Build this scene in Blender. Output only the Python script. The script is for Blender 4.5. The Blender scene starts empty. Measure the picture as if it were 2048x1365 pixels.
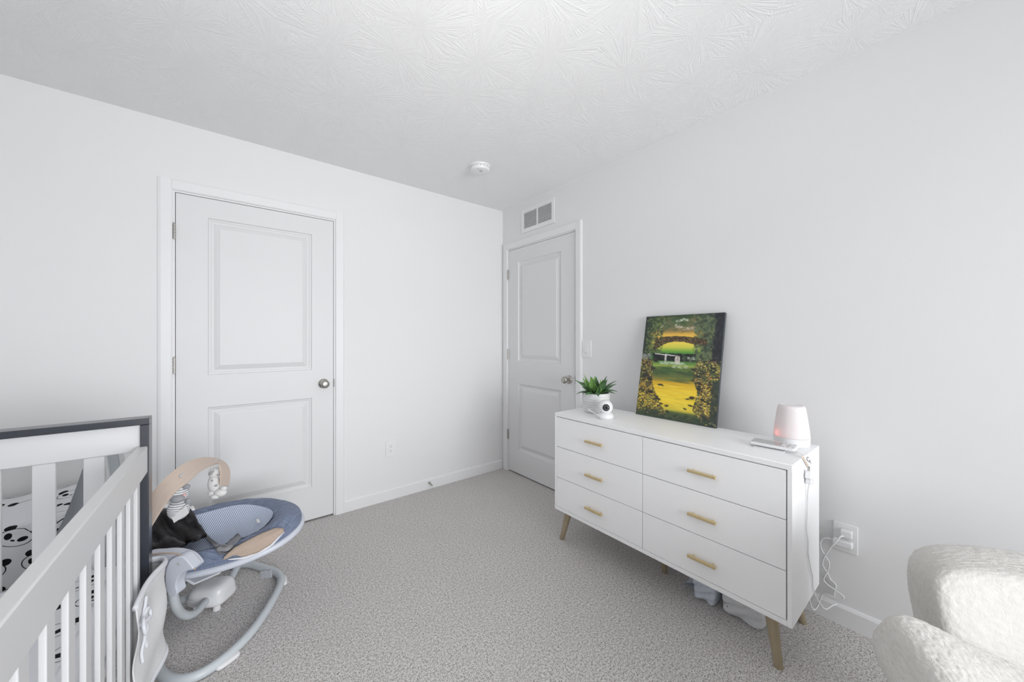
import bpy, bmesh, math, random
import numpy as np
from mathutils import Vector, Matrix

R = math.radians
scene = bpy.context.scene
COL = scene.collection

# ------------------------------------------------------------------ camera
F_PX, Y0, YAW = 726.33, 676.2, 0.676
CAM = Vector((-2.0938, -2.7526, 1.2355))
SY, CY = math.sin(YAW), math.cos(YAW)
cam_data = bpy.data.cameras.new('camera')
cam = bpy.data.objects.new('camera', cam_data)
COL.objects.link(cam)
cam.location = CAM
cam.rotation_euler = (R(90), 0, -YAW)
cam_data.sensor_width = 36.0
cam_data.lens = F_PX / 2048 * 36.0
cam_data.shift_y = (Y0 - 682.5) / 2048
cam_data.clip_start = 0.02
scene.camera = cam


def ray(px, py):
    u = (px - 1024) / F_PX
    v = (Y0 - py) / F_PX
    return Vector((SY + u * CY, CY - u * SY, v))


def at(px, py, d):
    """world point seen at a pixel of the 2048 frame, d metres ahead of the camera"""
    return CAM + ray(px, py) * d


def on(px, py, axis, val):
    i = 'xyz'.index(axis)
    r = ray(px, py)
    return CAM + r * ((val - CAM[i]) / r[i])


# ------------------------------------------------------------------ world, light, exposure
world = bpy.data.worlds.new('world')
scene.world = world
world.use_nodes = True
bg = world.node_tree.nodes['Background']
bg.inputs[0].default_value = (0.80, 0.90, 1.0, 1)
bg.inputs[1].default_value = 1.0


def area_light(name, loc, target, sx, sy, power, color=(1, 1, 1)):
    l = bpy.data.lights.new(name, 'AREA')
    l.shape = 'RECTANGLE'
    l.size, l.size_y = sx, sy
    l.energy = power
    l.color = color
    o = bpy.data.objects.new(name, l)
    COL.objects.link(o)
    o.location = loc
    d = Vector(target) - Vector(loc)
    o.rotation_euler = d.to_track_quat('-Z', 'Y').to_euler()
    return o


# daylight entering through the window behind the camera
wl = area_light('window_daylight', (-1.42, -5.32, 1.20), (-1.60, 0, 0.50), 2.2, 1.7, 112, (0.95, 0.975, 1.0))
wl.data.spread = R(115)
# ceiling lamp of the room (its fixture is built below)
area_light('ceiling_lamp_light', (-1.62, -1.98, 2.27), (-1.62, -1.98, 0), 0.30, 0.30, 0.6, (1.0, 0.965, 0.92))
# photographer's flash bounced off the ceiling behind the camera
fl = area_light('bounce_flash', (-1.95, -2.45, 1.30), (-1.66, -2.00, 2.44), 0.4, 0.4, 9.6, (1.0, 0.985, 0.965))
fl.data.spread = R(120)

scene.view_settings.view_transform = 'Standard'
scene.view_settings.look = 'None'
scene.view_settings.exposure = -0.81
scene.view_settings.gamma = 1.0
scene.view_settings.use_curve_mapping = False
scene.cycles.use_denoising = True
scene.cycles.max_bounces = 12
scene.cycles.diffuse_bounces = 8
scene.cycles.glossy_bounces = 4
scene.cycles.transmission_bounces = 6
scene.cycles.sample_clamp_indirect = 8.0


# ------------------------------------------------------------------ node helpers
class NT:
    def __init__(self, name):
        self.m = bpy.data.materials.new(name)
        self.m.use_nodes = True
        self.t = self.m.node_tree
        self.bsdf = self.t.nodes['Principled BSDF']
        self.out = self.t.nodes['Material Output']

    def node(self, typ, **kw):
        n = self.t.nodes.new(typ)
        for k, v in kw.items():
            setattr(n, k, v)
        return n

    def link(self, a, b):
        self.t.links.new(a, b)

    def setin(self, sock, v):
        if hasattr(v, 'is_linked') or isinstance(v, bpy.types.NodeSocket):
            self.link(v, sock)
        else:
            sock.default_value = v

    def math(self, op, a, b=0.0, c=None, clamp=False):
        n = self.node('ShaderNodeMath', operation=op, use_clamp=clamp)
        self.setin(n.inputs[0], a)
        self.setin(n.inputs[1], b)
        if c is not None:
            self.setin(n.inputs[2], c)
        return n.outputs[0]

    def mix(self, fac, a, b):
        n = self.node('ShaderNodeMix', data_type='RGBA')
        self.setin(n.inputs[0], fac)
        self.setin(n.inputs[6], a)
        self.setin(n.inputs[7], b)
        return n.outputs[2]

    def noise(self, scale, detail=2.0, rough=0.5, vec=None, dist=0.0):
        n = self.node('ShaderNodeTexNoise')
        n.inputs['Scale'].default_value = scale
        n.inputs['Detail'].default_value = detail
        n.inputs['Roughness'].default_value = rough
        n.inputs['Distortion'].default_value = dist
        if vec is None:
            vec = self.coord('Object')
        self.link(vec, n.inputs['Vector'])
        return n.outputs['Fac']

    def coord(self, which):
        if not hasattr(self, '_tc'):
            self._tc = self.node('ShaderNodeTexCoord')
        return self._tc.outputs[which]

    def bump(self, height, strength, dist, normal=None):
        n = self.node('ShaderNodeBump')
        n.inputs['Strength'].default_value = strength
        n.inputs['Distance'].default_value = dist
        self.setin(n.inputs['Height'], height)
        if normal is not None:
            self.link(normal, n.inputs['Normal'])
        self.link(n.outputs[0], self.bsdf.inputs['Normal'])
        return n.outputs[0]

    def ramp(self, fac, stops):
        n = self.node('ShaderNodeValToRGB')
        e = n.color_ramp.elements
        while len(e) < len(stops):
            e.new(0.5)
        for el, (p, c) in zip(e, stops):
            el.position = p
            el.color = c if len(c) == 4 else (*c, 1)
        self.setin(n.inputs[0], fac)
        return n.outputs[0]

    def base(self, color, rough=0.5, metal=0.0, spec=0.5, sheen=0.0):
        b = self.bsdf
        self.setin(b.inputs['Base Color'], color if not isinstance(color, tuple) or len(color) == 4 else (*color, 1))
        self.setin(b.inputs['Roughness'], rough)
        b.inputs['Metallic'].default_value = metal
        b.inputs['Specular IOR Level'].default_value = spec
        if sheen:
            b.inputs['Sheen Weight'].default_value = sheen
            b.inputs['Sheen Roughness'].default_value = 0.5
        return self


def srgb(r, g, b):
    f = lambda c: (c / 255 / 12.92) if c / 255 <= 0.04045 else ((c / 255 + 0.055) / 1.055) ** 2.4
    return (f(r), f(g), f(b), 1.0)


def simple(name, color, rough=0.5, metal=0.0, spec=0.5, var=0.03, bscale=0, bstr=0.1, sheen=0.0):
    """plain procedural material: slight tonal mottling, optional fine relief"""
    n = NT(name)
    c = (*color[:3], 1)
    dark = tuple(max(0, x * (1 - var)) for x in color[:3]) + (1,)
    n.base(n.mix(n.noise(14, 3), dark, c), rough, metal, spec, sheen)
    if bscale:
        n.bump(n.noise(bscale, 3), bstr, 0.002)
    return n.m


M = {}
WHITE = 0.80


def build_materials():
    # painted wall: faint roller stipple
    n = NT('wall_paint').base((0.77, 0.77, 0.772), 0.62, 0, 0.3)
    n.bump(n.noise(260, 3), 0.05, 0.001)
    M['wall'] = n.m
    # stomped plaster ceiling: radial crow's foot strokes around scattered centres
    n = NT('ceiling_plaster').base((0.855, 0.855, 0.858), 0.8, 0, 0.2)
    pos = n.coord('Object')

    def stomp(scale, off, k):
        mp = n.node('ShaderNodeMapping')
        mp.inputs['Location'].default_value = off
        n.link(pos, mp.inputs['Vector'])
        v = n.node('ShaderNodeTexVoronoi', voronoi_dimensions='2D', feature='F1')
        v.inputs['Scale'].default_value = scale
        v.inputs['Randomness'].default_value = 0.8
        n.link(mp.outputs[0], v.inputs['Vector'])
        sub = n.node('ShaderNodeVectorMath', operation='SUBTRACT')
        n.link(mp.outputs[0], sub.inputs[0])
        n.link(v.outputs['Position'], sub.inputs[1])
        sx = n.node('ShaderNodeSeparateXYZ')
        n.link(sub.outputs[0], sx.inputs[0])
        ang = n.math('ARCTAN2', sx.outputs[1], sx.outputs[0])
        ln = n.node('ShaderNodeVectorMath', operation='LENGTH')
        n.link(sub.outputs[0], ln.inputs[0])
        comb = n.node('ShaderNodeCombineXYZ')
        # sample noise around a circle so that strokes radiate
        n.link(n.math('MULTIPLY', n.math('COSINE', ang), k), comb.inputs[0])
        n.link(n.math('MULTIPLY', n.math('SINE', ang), k), comb.inputs[1])
        n.link(n.math('MULTIPLY', ln.outputs['Value'], 9.0), comb.inputs[2])
        add = n.node('ShaderNodeVectorMath', operation='ADD')
        n.link(comb.outputs[0], add.inputs[0])
        n.link(v.outputs['Color'], add.inputs[1])
        nz = n.noise(1.0, 1.5, 0.5, add.outputs[0], 0.4)
        ridge = n.math('SUBTRACT', 1.0, n.math('MULTIPLY', n.math('ABSOLUTE', n.math('SUBTRACT', nz, 0.5)), 9.0), clamp=True)
        fade = n.math('MULTIPLY', n.math('SUBTRACT', ln.outputs['Value'], 0.015), 22.0, clamp=True)
        return n.math('MULTIPLY', ridge, fade)
    h = n.math('MAXIMUM', stomp(3.8, (0, 0, 0), 8.5), n.math('MULTIPLY', stomp(4.6, (3.3, 1.7, 0), 8.0), 0.75))
    h = n.math('ADD', h, n.math('MULTIPLY', n.noise(90, 2), 0.15))
    n.bump(h, 0.29, 0.004)
    M['ceiling'] = n.m
    # carpet: grey beige cut pile, light and dark tufts
    n = NT('carpet_pile')
    pos = n.coord('Object')
    fine = n.noise(235, 3, 0.66)
    mid = n.noise(105, 2, 0.6)
    big = n.noise(5.0, 3)
    f = n.math('ADD', n.math('MULTIPLY', fine, 0.70), n.math('MULTIPLY', mid, 0.30))
    c = n.ramp(f, [(0.37, srgb(98, 93, 91)), (0.46, srgb(190, 185, 183)), (0.53, srgb(236, 232, 230)), (0.62, srgb(254, 252, 250))])
    c = n.mix(n.math('MULTIPLY', big, 0.30), c, srgb(196, 190, 186))
    n.base(c, 0.95, 0, 0.1)
    n.bump(f, 0.9, 0.010)
    M['carpet'] = n.m
    # white trim / doors (satin)
    n = NT('trim_paint').base((0.78, 0.78, 0.785), 0.42, 0, 0.4)
    n.bump(n.noise(120, 2), 0.02, 0.001)
    M['trim'] = n.m
    n = NT('door_paint')
    mp = n.node('ShaderNodeMapping')
    mp.inputs['Scale'].default_value = (60, 60, 4)
    n.link(n.coord('Object'), mp.inputs['Vector'])
    n.base((0.72, 0.72, 0.725), 0.45, 0, 0.4)
    n.bump(n.noise(4, 4, 0.6, mp.outputs[0]), 0.05, 0.001)
    M['door'] = n.m
    M['nickel'] = simple('brushed_nickel', (0.48, 0.46, 0.43), 0.32, 1.0, 0.5, 0.08, 300, 0.03)
    M['dark_metal'] = simple('dark_steel', (0.12, 0.12, 0.12), 0.4, 1.0)
    M['dark'] = simple('dark_recess', (0.03, 0.03, 0.032), 0.8)
    M['plate'] = simple('white_plastic_plate', (0.80, 0.80, 0.80), 0.3, 0, 0.5, 0.01)
    M['plastic'] = simple('white_plastic', (0.76, 0.76, 0.77), 0.30, 0, 0.5, 0.01)
    M['slot'] = simple('socket_slot', (0.06, 0.06, 0.06), 0.7)
    M['lacquer'] = simple('white_lacquer', (0.91, 0.91, 0.915), 0.42, 0, 0.3, 0.01)
    M['front'] = simple('drawer_lacquer', (0.92, 0.92, 0.925), 0.36, 0, 0.4, 0.01)
    M['brass'] = simple('brushed_brass', srgb(214, 194, 150), 0.40, 0.45, 0.5, 0.10, 250, 0.05)
    n = NT('champagne_leg')
    mp = n.node('ShaderNodeMapping')
    mp.inputs['Scale'].default_value = (90, 90, 6)
    n.link(n.coord('Object'), mp.inputs['Vector'])
    n.base(n.mix(n.noise(1, 4, 0.6, mp.outputs[0]), srgb(150, 138, 114), srgb(178, 164, 138)), 0.4, 0.25, 0.5)
    M['leg'] = n.m
    M['pot'] = simple('white_ceramic', (0.70, 0.70, 0.70), 0.5, 0, 0.4, 0.02)
    M['soil'] = simple('dark_potting_soil', (0.10, 0.08, 0.07), 0.95, 0, 0.2, 0.5, 200, 0.8)
    for k, a, b in (('leaf_dark', (52, 84, 50), (100, 134, 92)), ('leaf_light', (96, 142, 70), (150, 190, 112))):
        n = NT(k)
        n.base(n.mix(n.noise(40, 3), srgb(*a), srgb(*b)), 0.42, 0, 0.4)
        n.bsdf.inputs['Subsurface Weight'].default_value = 0.0
        M[k] = n.m
    M['lens'] = simple('black_glass_lens', (0.012, 0.012, 0.016), 0.08, 0, 0.6)
    M['lens_ring'] = simple('dark_lens_ring', (0.09, 0.09, 0.10), 0.25)
    n = NT('lamp_shade')
    n.base((0.80, 0.79, 0.79), 0.5, 0, 0.3)
    tr = n.node('ShaderNodeBsdfTranslucent')
    tr.inputs[0].default_value = (0.95, 0.85, 0.84, 1)
    mx = n.node('ShaderNodeMixShader')
    mx.inputs[0].default_value = 0.16
    n.link(n.bsdf.outputs[0], mx.inputs[1])
    n.link(tr.outputs[0], mx.inputs[2])
    n.link(mx.outputs[0], n.out.inputs[0])
    M['shade'] = n.m
    M['screen'] = simple('grey_screen', (0.40, 0.41, 0.41), 0.06, 0, 0.7, 0.02)  # even grey raised so the colour carries the screen's glossy reflection
    M['button'] = simple('pale_grey_button', (0.50, 0.50, 0.51), 0.4)
    M['paper'] = simple('white_card', (0.86, 0.86, 0.86), 0.8, 0, 0.2, 0.02)
    M['ink'] = simple('grey_ink', (0.16, 0.16, 0.18), 0.8)
    M['tan_edge'] = simple('tan_print', srgb(222, 178, 130), 0.8)
    M['cord'] = simple('white_cord', (0.80, 0.80, 0.80), 0.45, 0, 0.4, 0.02)
    n = NT('white_bag_film')
    n.base(n.mix(n.noise(9, 4), (0.60, 0.61, 0.63, 1), (0.76, 0.77, 0.78, 1)), 0.34, 0, 0.5)
    n.bump(n.noise(26, 4, 0.6, None, 1.2), 0.55, 0.012)
    M['bag'] = n.m
    n = NT('blue_white_bag_film')
    n.base(n.mix(n.noise(9, 4), (0.55, 0.60, 0.68, 1), (0.70, 0.75, 0.82, 1)), 0.34, 0, 0.5)
    n.bump(n.noise(26, 4, 0.6, None, 1.2), 0.55, 0.012)
    M['bag_blue'] = n.m
    # boucle upholstery: tight curls
    n = NT('cream_boucle')
    v = n.node('ShaderNodeTexVoronoi', feature='SMOOTH_F1')
    v.inputs['Scale'].default_value = 150
    wob = n.node('ShaderNodeTexNoise')
    wob.inputs['Scale'].default_value = 45
    n.link(n.coord('Object'), wob.inputs['Vector'])
    mxv = n.node('ShaderNodeMix', data_type='VECTOR')
    mxv.inputs[0].default_value = 0.05
    n.link(n.coord('Object'), mxv.inputs[4])
    n.link(wob.outputs['Color'], mxv.inputs[5])
    n.link(mxv.outputs[1], v.inputs['Vector'])
    hgt = n.math('ADD', n.math('MULTIPLY', v.outputs['Distance'], -1.0), n.math('MULTIPLY', n.noise(140, 4, 0.7), 1.2))
    n.base(n.mix(n.noise(60, 3), srgb(196, 193, 188), srgb(208, 205, 201)), 0.95, 0, 0.0, 0.15)
    n.bump(hgt, 0.22, 0.005)
    M['boucle'] = n.m
    # crib paints
    M['crib_white'] = simple('white_crib_paint', (0.70, 0.70, 0.705), 0.4, 0, 0.4, 0.02)
    n = NT('navy_crib_stain')
    mp = n.node('ShaderNodeMapping')
    mp.inputs['Scale'].default_value = (4, 60, 60)
    n.link(n.coord('Object'), mp.inputs['Vector'])
    n.base(n.mix(n.noise(3, 4, 0.6, mp.outputs[0]), srgb(24, 28, 38), srgb(40, 45, 57)), 0.30, 0, 0.8)
    n.bsdf.inputs['Coat Weight'].default_value = 0.35
    n.bsdf.inputs['Coat Roughness'].default_value = 0.25
    M['navy'] = n.m
    M['sheet'] = simple('white_cotton', (0.74, 0.75, 0.79), 0.9, 0, 0.2, 0.03, 90, 0.1)
    n = NT('white_mesh_fabric')
    n.base(n.mix(n.noise(300, 2), (0.70, 0.70, 0.71, 1), (0.82, 0.82, 0.83, 1)), 0.9, 0, 0.2)
    n.bump(n.noise(420, 2), 0.3, 0.002)
    M['mesh'] = n.m
    M['panda'] = panda_material('panda_print_cotton', 0.125)
    M['grey_fabric'] = simple('mid_grey_fabric', (0.34, 0.355, 0.385), 0.9, 0, 0.2, 0.06, 300, 0.15)
    M['pale_grey_fabric'] = simple('pale_grey_mesh', (0.52, 0.55, 0.57), 0.9, 0, 0.2, 0.06, 300, 0.15)
    # chambray: crossing thread noise
    n = NT('blue_chambray')
    uv = n.coord('UV')
    a = n.node('ShaderNodeMapping'); a.inputs['Scale'].default_value = (10, 260, 1); n.link(uv, a.inputs['Vector'])
    b = n.node('ShaderNodeMapping'); b.inputs['Scale'].default_value = (260, 10, 1); n.link(uv, b.inputs['Vector'])
    f = n.math('MULTIPLY', n.math('ADD', n.noise(1, 3, 0.6, a.outputs[0]), n.noise(1, 3, 0.6, b.outputs[0])), 0.5)
    n.base(n.ramp(f, [(0.33, srgb(92, 101, 120)), (0.52, srgb(116, 126, 148)), (0.68, srgb(150, 160, 180))]), 0.9, 0, 0.15, 0.1)
    n.bump(f, 0.25, 0.002)
    M['chambray'] = n.m
    n = NT('blue_ticking_stripe')
    uv = n.coord('UV')
    s = n.node('ShaderNodeSeparateXYZ'); n.link(uv, s.inputs[0])
    w = n.math('SINE', n.math('MULTIPLY', s.outputs[0], 2 * math.pi / 0.0105))
    k = n.math('MULTIPLY', n.math('ADD', w, 0.15), 3.0, clamp=True)
    n.base(n.mix(k, srgb(222, 228, 240), srgb(138, 152, 182)), 0.9, 0, 0.15)
    n.bump(n.noise(22, 3, 0.5, None, 0.6), 0.35, 0.012)
    M['stripe'] = n.m
    M['tan'] = simple('tan_linen', srgb(182, 164, 150), 0.9, 0, 0.2, 0.10, 260, 0.2)
    n = NT('pale_plywood')
    mp = n.node('ShaderNodeMapping'); mp.inputs['Scale'].default_value = (3, 70, 1); n.link(n.coord('UV'), mp.inputs['Vector'])
    n.base(n.mix(n.noise(3, 4, 0.6, mp.outputs[0]), srgb(190, 170, 156), srgb(214, 198, 186)), 0.5, 0, 0.4)
    M['ply'] = n.m
    M['grey_tube'] = simple('pale_grey_tube', srgb(196, 202, 206), 0.35, 0, 0.5, 0.02)
    M['shell'] = simple('pale_blue_plastic', srgb(200, 204, 214), 0.35, 0, 0.5, 0.02)
    n = NT('black_velour').base((0.009, 0.007, 0.008, 1), 0.5, 0, 0.3, 0.03)
    n.bump(n.noise(30, 3, 0.5, None, 0.8), 0.25, 0.01)
    M['velour'] = n.m
    M['webbing'] = simple('grey_webbing', (0.17, 0.17, 0.185), 0.8, 0, 0.3, 0.1, 400, 0.3)
    M['buckle'] = simple('grey_buckle', (0.26, 0.26, 0.27), 0.4)
    M['plush_white'] = simple('white_plush', (0.74, 0.73, 0.72), 0.95, 0, 0.1, 0.06, 160, 0.4)
    n = NT('striped_plush')
    w = n.node('ShaderNodeTexWave', wave_type='BANDS', bands_direction='Z')
    w.inputs['Scale'].default_value = 38
    w.inputs['Distortion'].default_value = 1.0
    n.link(n.coord('Object'), w.inputs['Vector'])
    n.base(n.ramp(w.outputs['Fac'], [(0.25, srgb(150, 152, 158)), (0.5, srgb(232, 232, 232))]), 0.95, 0, 0.1)
    M['plush_stripe'] = n.m
    M['plush_grey'] = simple('grey_plush', (0.36, 0.37, 0.39), 0.95, 0, 0.1, 0.06, 160, 0.4)
    n = NT('spotted_plush')
    n.base(n.ramp(n.noise(55, 0.5), [(0.60, (0.74, 0.73, 0.72)), (0.63, (0.42, 0.42, 0.42))]), 0.9, 0, 0.1)
    M['plush_spot'] = n.m
    M['red'] = simple('pink_print', srgb(226, 180, 178), 0.8)
    # painted canvas: colours live in a colour attribute painted below
    n = NT('painted_canvas')
    at_ = n.node('ShaderNodeAttribute', attribute_name='paint')
    n.base(at_.outputs['Color'], 0.45, 0, 0.35)
    n.bump(n.noise(240, 3), 0.15, 0.002)
    M['paint'] = n.m
    M['canvas_edge'] = simple('dark_canvas_edge', srgb(70, 76, 80), 0.6, 0, 0.3, 0.1)
    M['glass'] = NT('window_glass').base((1, 1, 1), 0.02, 0, 0.5).m
    M['glass'].node_tree.nodes['Principled BSDF'].inputs['Transmission Weight'].default_value = 1.0
    n = NT('lit_lamp_dome').base((0.9, 0.9, 0.88), 0.5)
    n.bsdf.inputs['Emission Color'].default_value = (1.0, 0.95, 0.88, 1)
    n.bsdf.inputs['Emission Strength'].default_value = 0.9
    M['dome'] = n.m


def panda_material(name, tile):
    n = NT(name)
    uv = n.coord('UV')
    s = n.node('ShaderNodeSeparateXYZ'); n.link(uv, s.inputs[0])
    U = n.math('DIVIDE', s.outputs[0], tile)
    V0 = n.math('DIVIDE', s.outputs[1], tile)
    V = n.math('MULTIPLY', V0, 1.15)
    row = n.math('FLOOR', V)
    odd = n.math('MODULO', n.math('ABSOLUTE', row), 2.0)
    U2 = n.math('ADD', U, n.math('MULTIPLY', odd, 0.5))
    colm = n.math('FLOOR', U2)
    fx = n.math('SUBTRACT', n.math('SUBTRACT', U2, colm), 0.5)
    fy = n.math('SUBTRACT', n.math('SUBTRACT', V, row), 0.5)
    cell = n.node('ShaderNodeCombineXYZ'); n.link(colm, cell.inputs[0]); n.link(row, cell.inputs[1])
    wn = n.node('ShaderNodeTexWhiteNoise', noise_dimensions='2D'); n.link(cell.outputs[0], wn.inputs['Vector'])
    ang = n.math('MULTIPLY', n.math('SUBTRACT', wn.outputs['Value'], 0.5), 1.3)
    ca, sa = n.math('COSINE', ang), n.math('SINE', ang)
    x = n.math('SUBTRACT', n.math('MULTIPLY', fx, ca), n.math('MULTIPLY', fy, sa))
    y = n.math('ADD', n.math('MULTIPLY', fx, sa), n.math('MULTIPLY', fy, ca))
    ax = n.math('ABSOLUTE', x)

    def ell(px, py, rx, ry, xx=x, rot=0.0):
        dx, dy = n.math('SUBTRACT', xx, px), n.math('SUBTRACT', y, py)
        if rot:
            c, s_ = math.cos(rot), math.sin(rot)
            dx, dy = (n.math('ADD', n.math('MULTIPLY', dx, c), n.math('MULTIPLY', dy, s_)),
                      n.math('SUBTRACT', n.math('MULTIPLY', dy, c), n.math('MULTIPLY', dx, s_)))
        a, b = n.math('DIVIDE', dx, rx), n.math('DIVIDE', dy, ry)
        return n.math('SQRT', n.math('ADD', n.math('MULTIPLY', a, a), n.math('MULTIPLY', b, b)))
    inside = lambda d: n.math('LESS_THAN', d, 1.0)
    head = ell(0, -0.03, 0.36, 0.29)
    outline = n.math('LESS_THAN', n.math('ABSOLUTE', n.math('SUBTRACT', head, 1.0)), 0.035)
    ear = n.math('MULTIPLY', inside(ell(0.29, 0.24, 0.12, 0.12, ax)), n.math('GREATER_THAN', head, 1.0))
    eye = inside(ell(0.165, -0.03, 0.075, 0.115, ax, -0.55))
    nose = inside(ell(0, -0.13, 0.05, 0.03))
    ink = n.math('MAXIMUM', n.math('MAXIMUM', outline, ear), n.math('MAXIMUM', eye, nose))
    n.base(n.mix(ink, (0.70, 0.71, 0.73, 1), (0.012, 0.012, 0.014, 1)), 0.9, 0, 0.15)
    n.bump(n.noise(11, 3), 0.3, 0.02)
    return n.m


build_materials()


# ------------------------------------------------------------------ mesh helpers
class MB:
    """collects shapes; build() links them as ONE mesh object"""

    def __init__(self):
        self.v, self.f, self.uv = [], [], {}

    def add(self, vs, fs, uvs=None):
        o = len(self.v)
        self.v += [Vector(p) for p in vs]
        for i, f in enumerate(fs):
            self.f.append([o + j for j in f])
        if uvs:
            for i, t in enumerate(uvs):
                self.uv[o + i] = t
        return self

    def box(self, lo, hi):
        (x0, y0, z0), (x1, y1, z1) = lo, hi
        x0, x1 = min(x0, x1), max(x0, x1); y0, y1 = min(y0, y1), max(y0, y1); z0, z1 = min(z0, z1), max(z0, z1)
        vs = [(x, y, z) for z in (z0, z1) for y in (y0, y1) for x in (x0, x1)]
        return self.add(vs, [(0, 2, 3, 1), (4, 5, 7, 6), (0, 1, 5, 4), (2, 6, 7, 3), (0, 4, 6, 2), (1, 3, 7, 5)])

    def obox(self, c, ax, ay, az):
        """oriented box: centre and three half vectors"""
        c, ax, ay, az = Vector(c), Vector(ax), Vector(ay), Vector(az)
        vs = [c + ax * i + ay * j + az * k for k in (-1, 1) for j in (-1, 1) for i in (-1, 1)]
        return self.add(vs, [(0, 2, 3, 1), (4, 5, 7, 6), (0, 1, 5, 4), (2, 6, 7, 3), (0, 4, 6, 2), (1, 3, 7, 5)])

    def tube(self, pts, r, n=10, closed=False, caps=True, flat=1.0):
        pts = [Vector(p) for p in pts]
        m = len(pts)
        rs = r if isinstance(r, (list, tuple)) else [r] * m
        vs, fs = [], []
        prev = None
        for i, p in enumerate(pts):
            if closed:
                t = pts[(i + 1) % m] - pts[i - 1]
            else:
                t = pts[min(i + 1, m - 1)] - pts[max(i - 1, 0)]
            t.normalize()
            if prev is None:
                u = Vector((0, 0, 1)) if abs(t.z) < 0.9 else Vector((1, 0, 0))
            else:
                u = prev
            a = (u - t * u.dot(t)).normalized()
            b = t.cross(a)
            prev = a
            for k in range(n):
                th = 2 * math.pi * k / n
                vs.append(p + (a * math.cos(th) * flat + b * math.sin(th)) * rs[i])
        rng = m if closed else m - 1
        for i in range(rng):
            j = (i + 1) % m
            for k in range(n):
                k2 = (k + 1) % n
                fs.append((i * n + k, i * n + k2, j * n + k2, j * n + k))
        if caps and not closed:
            fs.append(tuple(range(n - 1, -1, -1)))
            fs.append(tuple((m - 1) * n + k for k in range(n)))
        return self.add(vs, fs)

    def lathe(self, prof, c=(0, 0, 0), n=32, axis=None):
        """profile [(r, h)] turned about a vertical (or given) axis"""
        c = Vector(c)
        q = Vector((0, 0, 1)).rotation_difference(Vector(axis).normalized()) if axis is not None else None
        vs, fs = [], []
        for (r, h) in prof:
            for k in range(n):
                th = 2 * math.pi * k / n
                p = Vector((r * math.cos(th), r * math.sin(th), h))
                if q is not None:
                    p = q @ p
                vs.append(c + p)
        for i in range(len(prof) - 1):
            for k in range(n):
                k2 = (k + 1) % n
                fs.append((i * n + k, i * n + k2, (i + 1) * n + k2, (i + 1) * n + k))
        if prof[0][0] > 1e-6:
            fs.append(tuple(range(n - 1, -1, -1)))
        if prof[-1][0] > 1e-6:
            fs.append(tuple((len(prof) - 1) * n + k for k in range(n)))
        return self.add(vs, fs)

    def grid(self, fn, nu, nv, uvfn=None, wrap=False):
        vs = [fn(i / nu, j / nv) for j in range(nv + 1) for i in range(nu + 1)]
        uvs = [uvfn(i / nu, j / nv) for j in range(nv + 1) for i in range(nu + 1)] if uvfn else None
        w = nu + 1
        fs = [(j * w + i, j * w + i + 1, (j + 1) * w + i + 1, (j + 1) * w + i) for j in range(nv) for i in range(nu)]
        return self.add(vs, fs, uvs)

    def prism(self, outline, fn, t0, t1):
        """closed 2D outline mapped by fn(a, b, t) and extruded from t0 to t1"""
        m = len(outline)
        vs = [fn(a, b, t0) for a, b in outline] + [fn(a, b, t1) for a, b in outline]
        fs = [tuple(range(m - 1, -1, -1)), tuple(range(m, 2 * m))]
        fs += [(i, (i + 1) % m, m + (i + 1) % m, m + i) for i in range(m)]
        return self.add(vs, fs)

    def soft(self, fn, e=0.35, n=14):
        """pillow block: unit superellipsoid in [-1,1]^3 mapped by fn(x, y, z); e small = boxier"""
        vs, idx, fs = [], {}, []

        def put(p):
            key = tuple(round(c * 1000) for c in p)
            if key not in idx:
                idx[key] = len(vs)
                vs.append(p)
            return idx[key]
        pw = 2.0 / e
        for ax in range(3):
            for sgn in (-1, 1):
                for i in range(n):
                    for j in range(n):
                        quad = []
                        for (a, b) in ((i, j), (i + 1, j), (i + 1, j + 1), (i, j + 1)):
                            p = [0, 0, 0]
                            p[ax] = sgn
                            p[(ax + 1) % 3] = math.tan((2 * a / n - 1) * math.pi / 4)
                            p[(ax + 2) % 3] = math.tan((2 * b / n - 1) * math.pi / 4)
                            L = (abs(p[0]) ** pw + abs(p[1]) ** pw + abs(p[2]) ** pw) ** (1 / pw)
                            quad.append(put((p[0] / L, p[1] / L, p[2] / L)))
                        fs.append(tuple(quad) if sgn > 0 else tuple(reversed(quad)))
        return self.add([fn(*p) for p in vs], fs)

    def ball(self, c, rx, ry=None, rz=None, n=8, e=1.0, rot=None):
        ry = rx if ry is None else ry
        rz = rx if rz is None else rz
        c = Vector(c)
        f = lambda x, y, z: c + ((rot @ Vector((x * rx, y * ry, z * rz))) if rot else Vector((x * rx, y * ry, z * rz)))
        return self.soft(f, e, n)

    def build(self, name, mat, parent=None, bevel=0, seg=2, smooth=35, sub=0, recalc=True, inv=None):
        me = bpy.data.meshes.new(name)
        if inv is not None:
            self.v = [inv @ p for p in self.v]
        me.from_pydata([tuple(p) for p in self.v], [], self.f)
        if self.uv:
            lay = me.uv_layers.new(name='UVMap')
            for lp in me.loops:
                lay.data[lp.index].uv = self.uv.get(lp.vertex_index, (0, 0))
        if recalc:
            bm = bmesh.new(); bm.from_mesh(me)
            bmesh.ops.recalc_face_normals(bm, faces=bm.faces)
            bm.to_mesh(me); bm.free()
        if smooth:
            me.shade_smooth()
            if smooth < 180:
                me.set_sharp_from_angle(angle=R(smooth))
        me.materials.append(M[mat])
        o = bpy.data.objects.new(name, me)
        COL.objects.link(o)
        if parent is not None:
            o.parent = parent
            if inv is None:
                o.matrix_parent_inverse = world_matrix(parent).inverted()
        if bevel:
            b = o.modifiers.new('bevel', 'BEVEL')
            b.width = bevel
            b.segments = seg
            b.limit_method = 'ANGLE'
            b.angle_limit = R(40)
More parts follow.
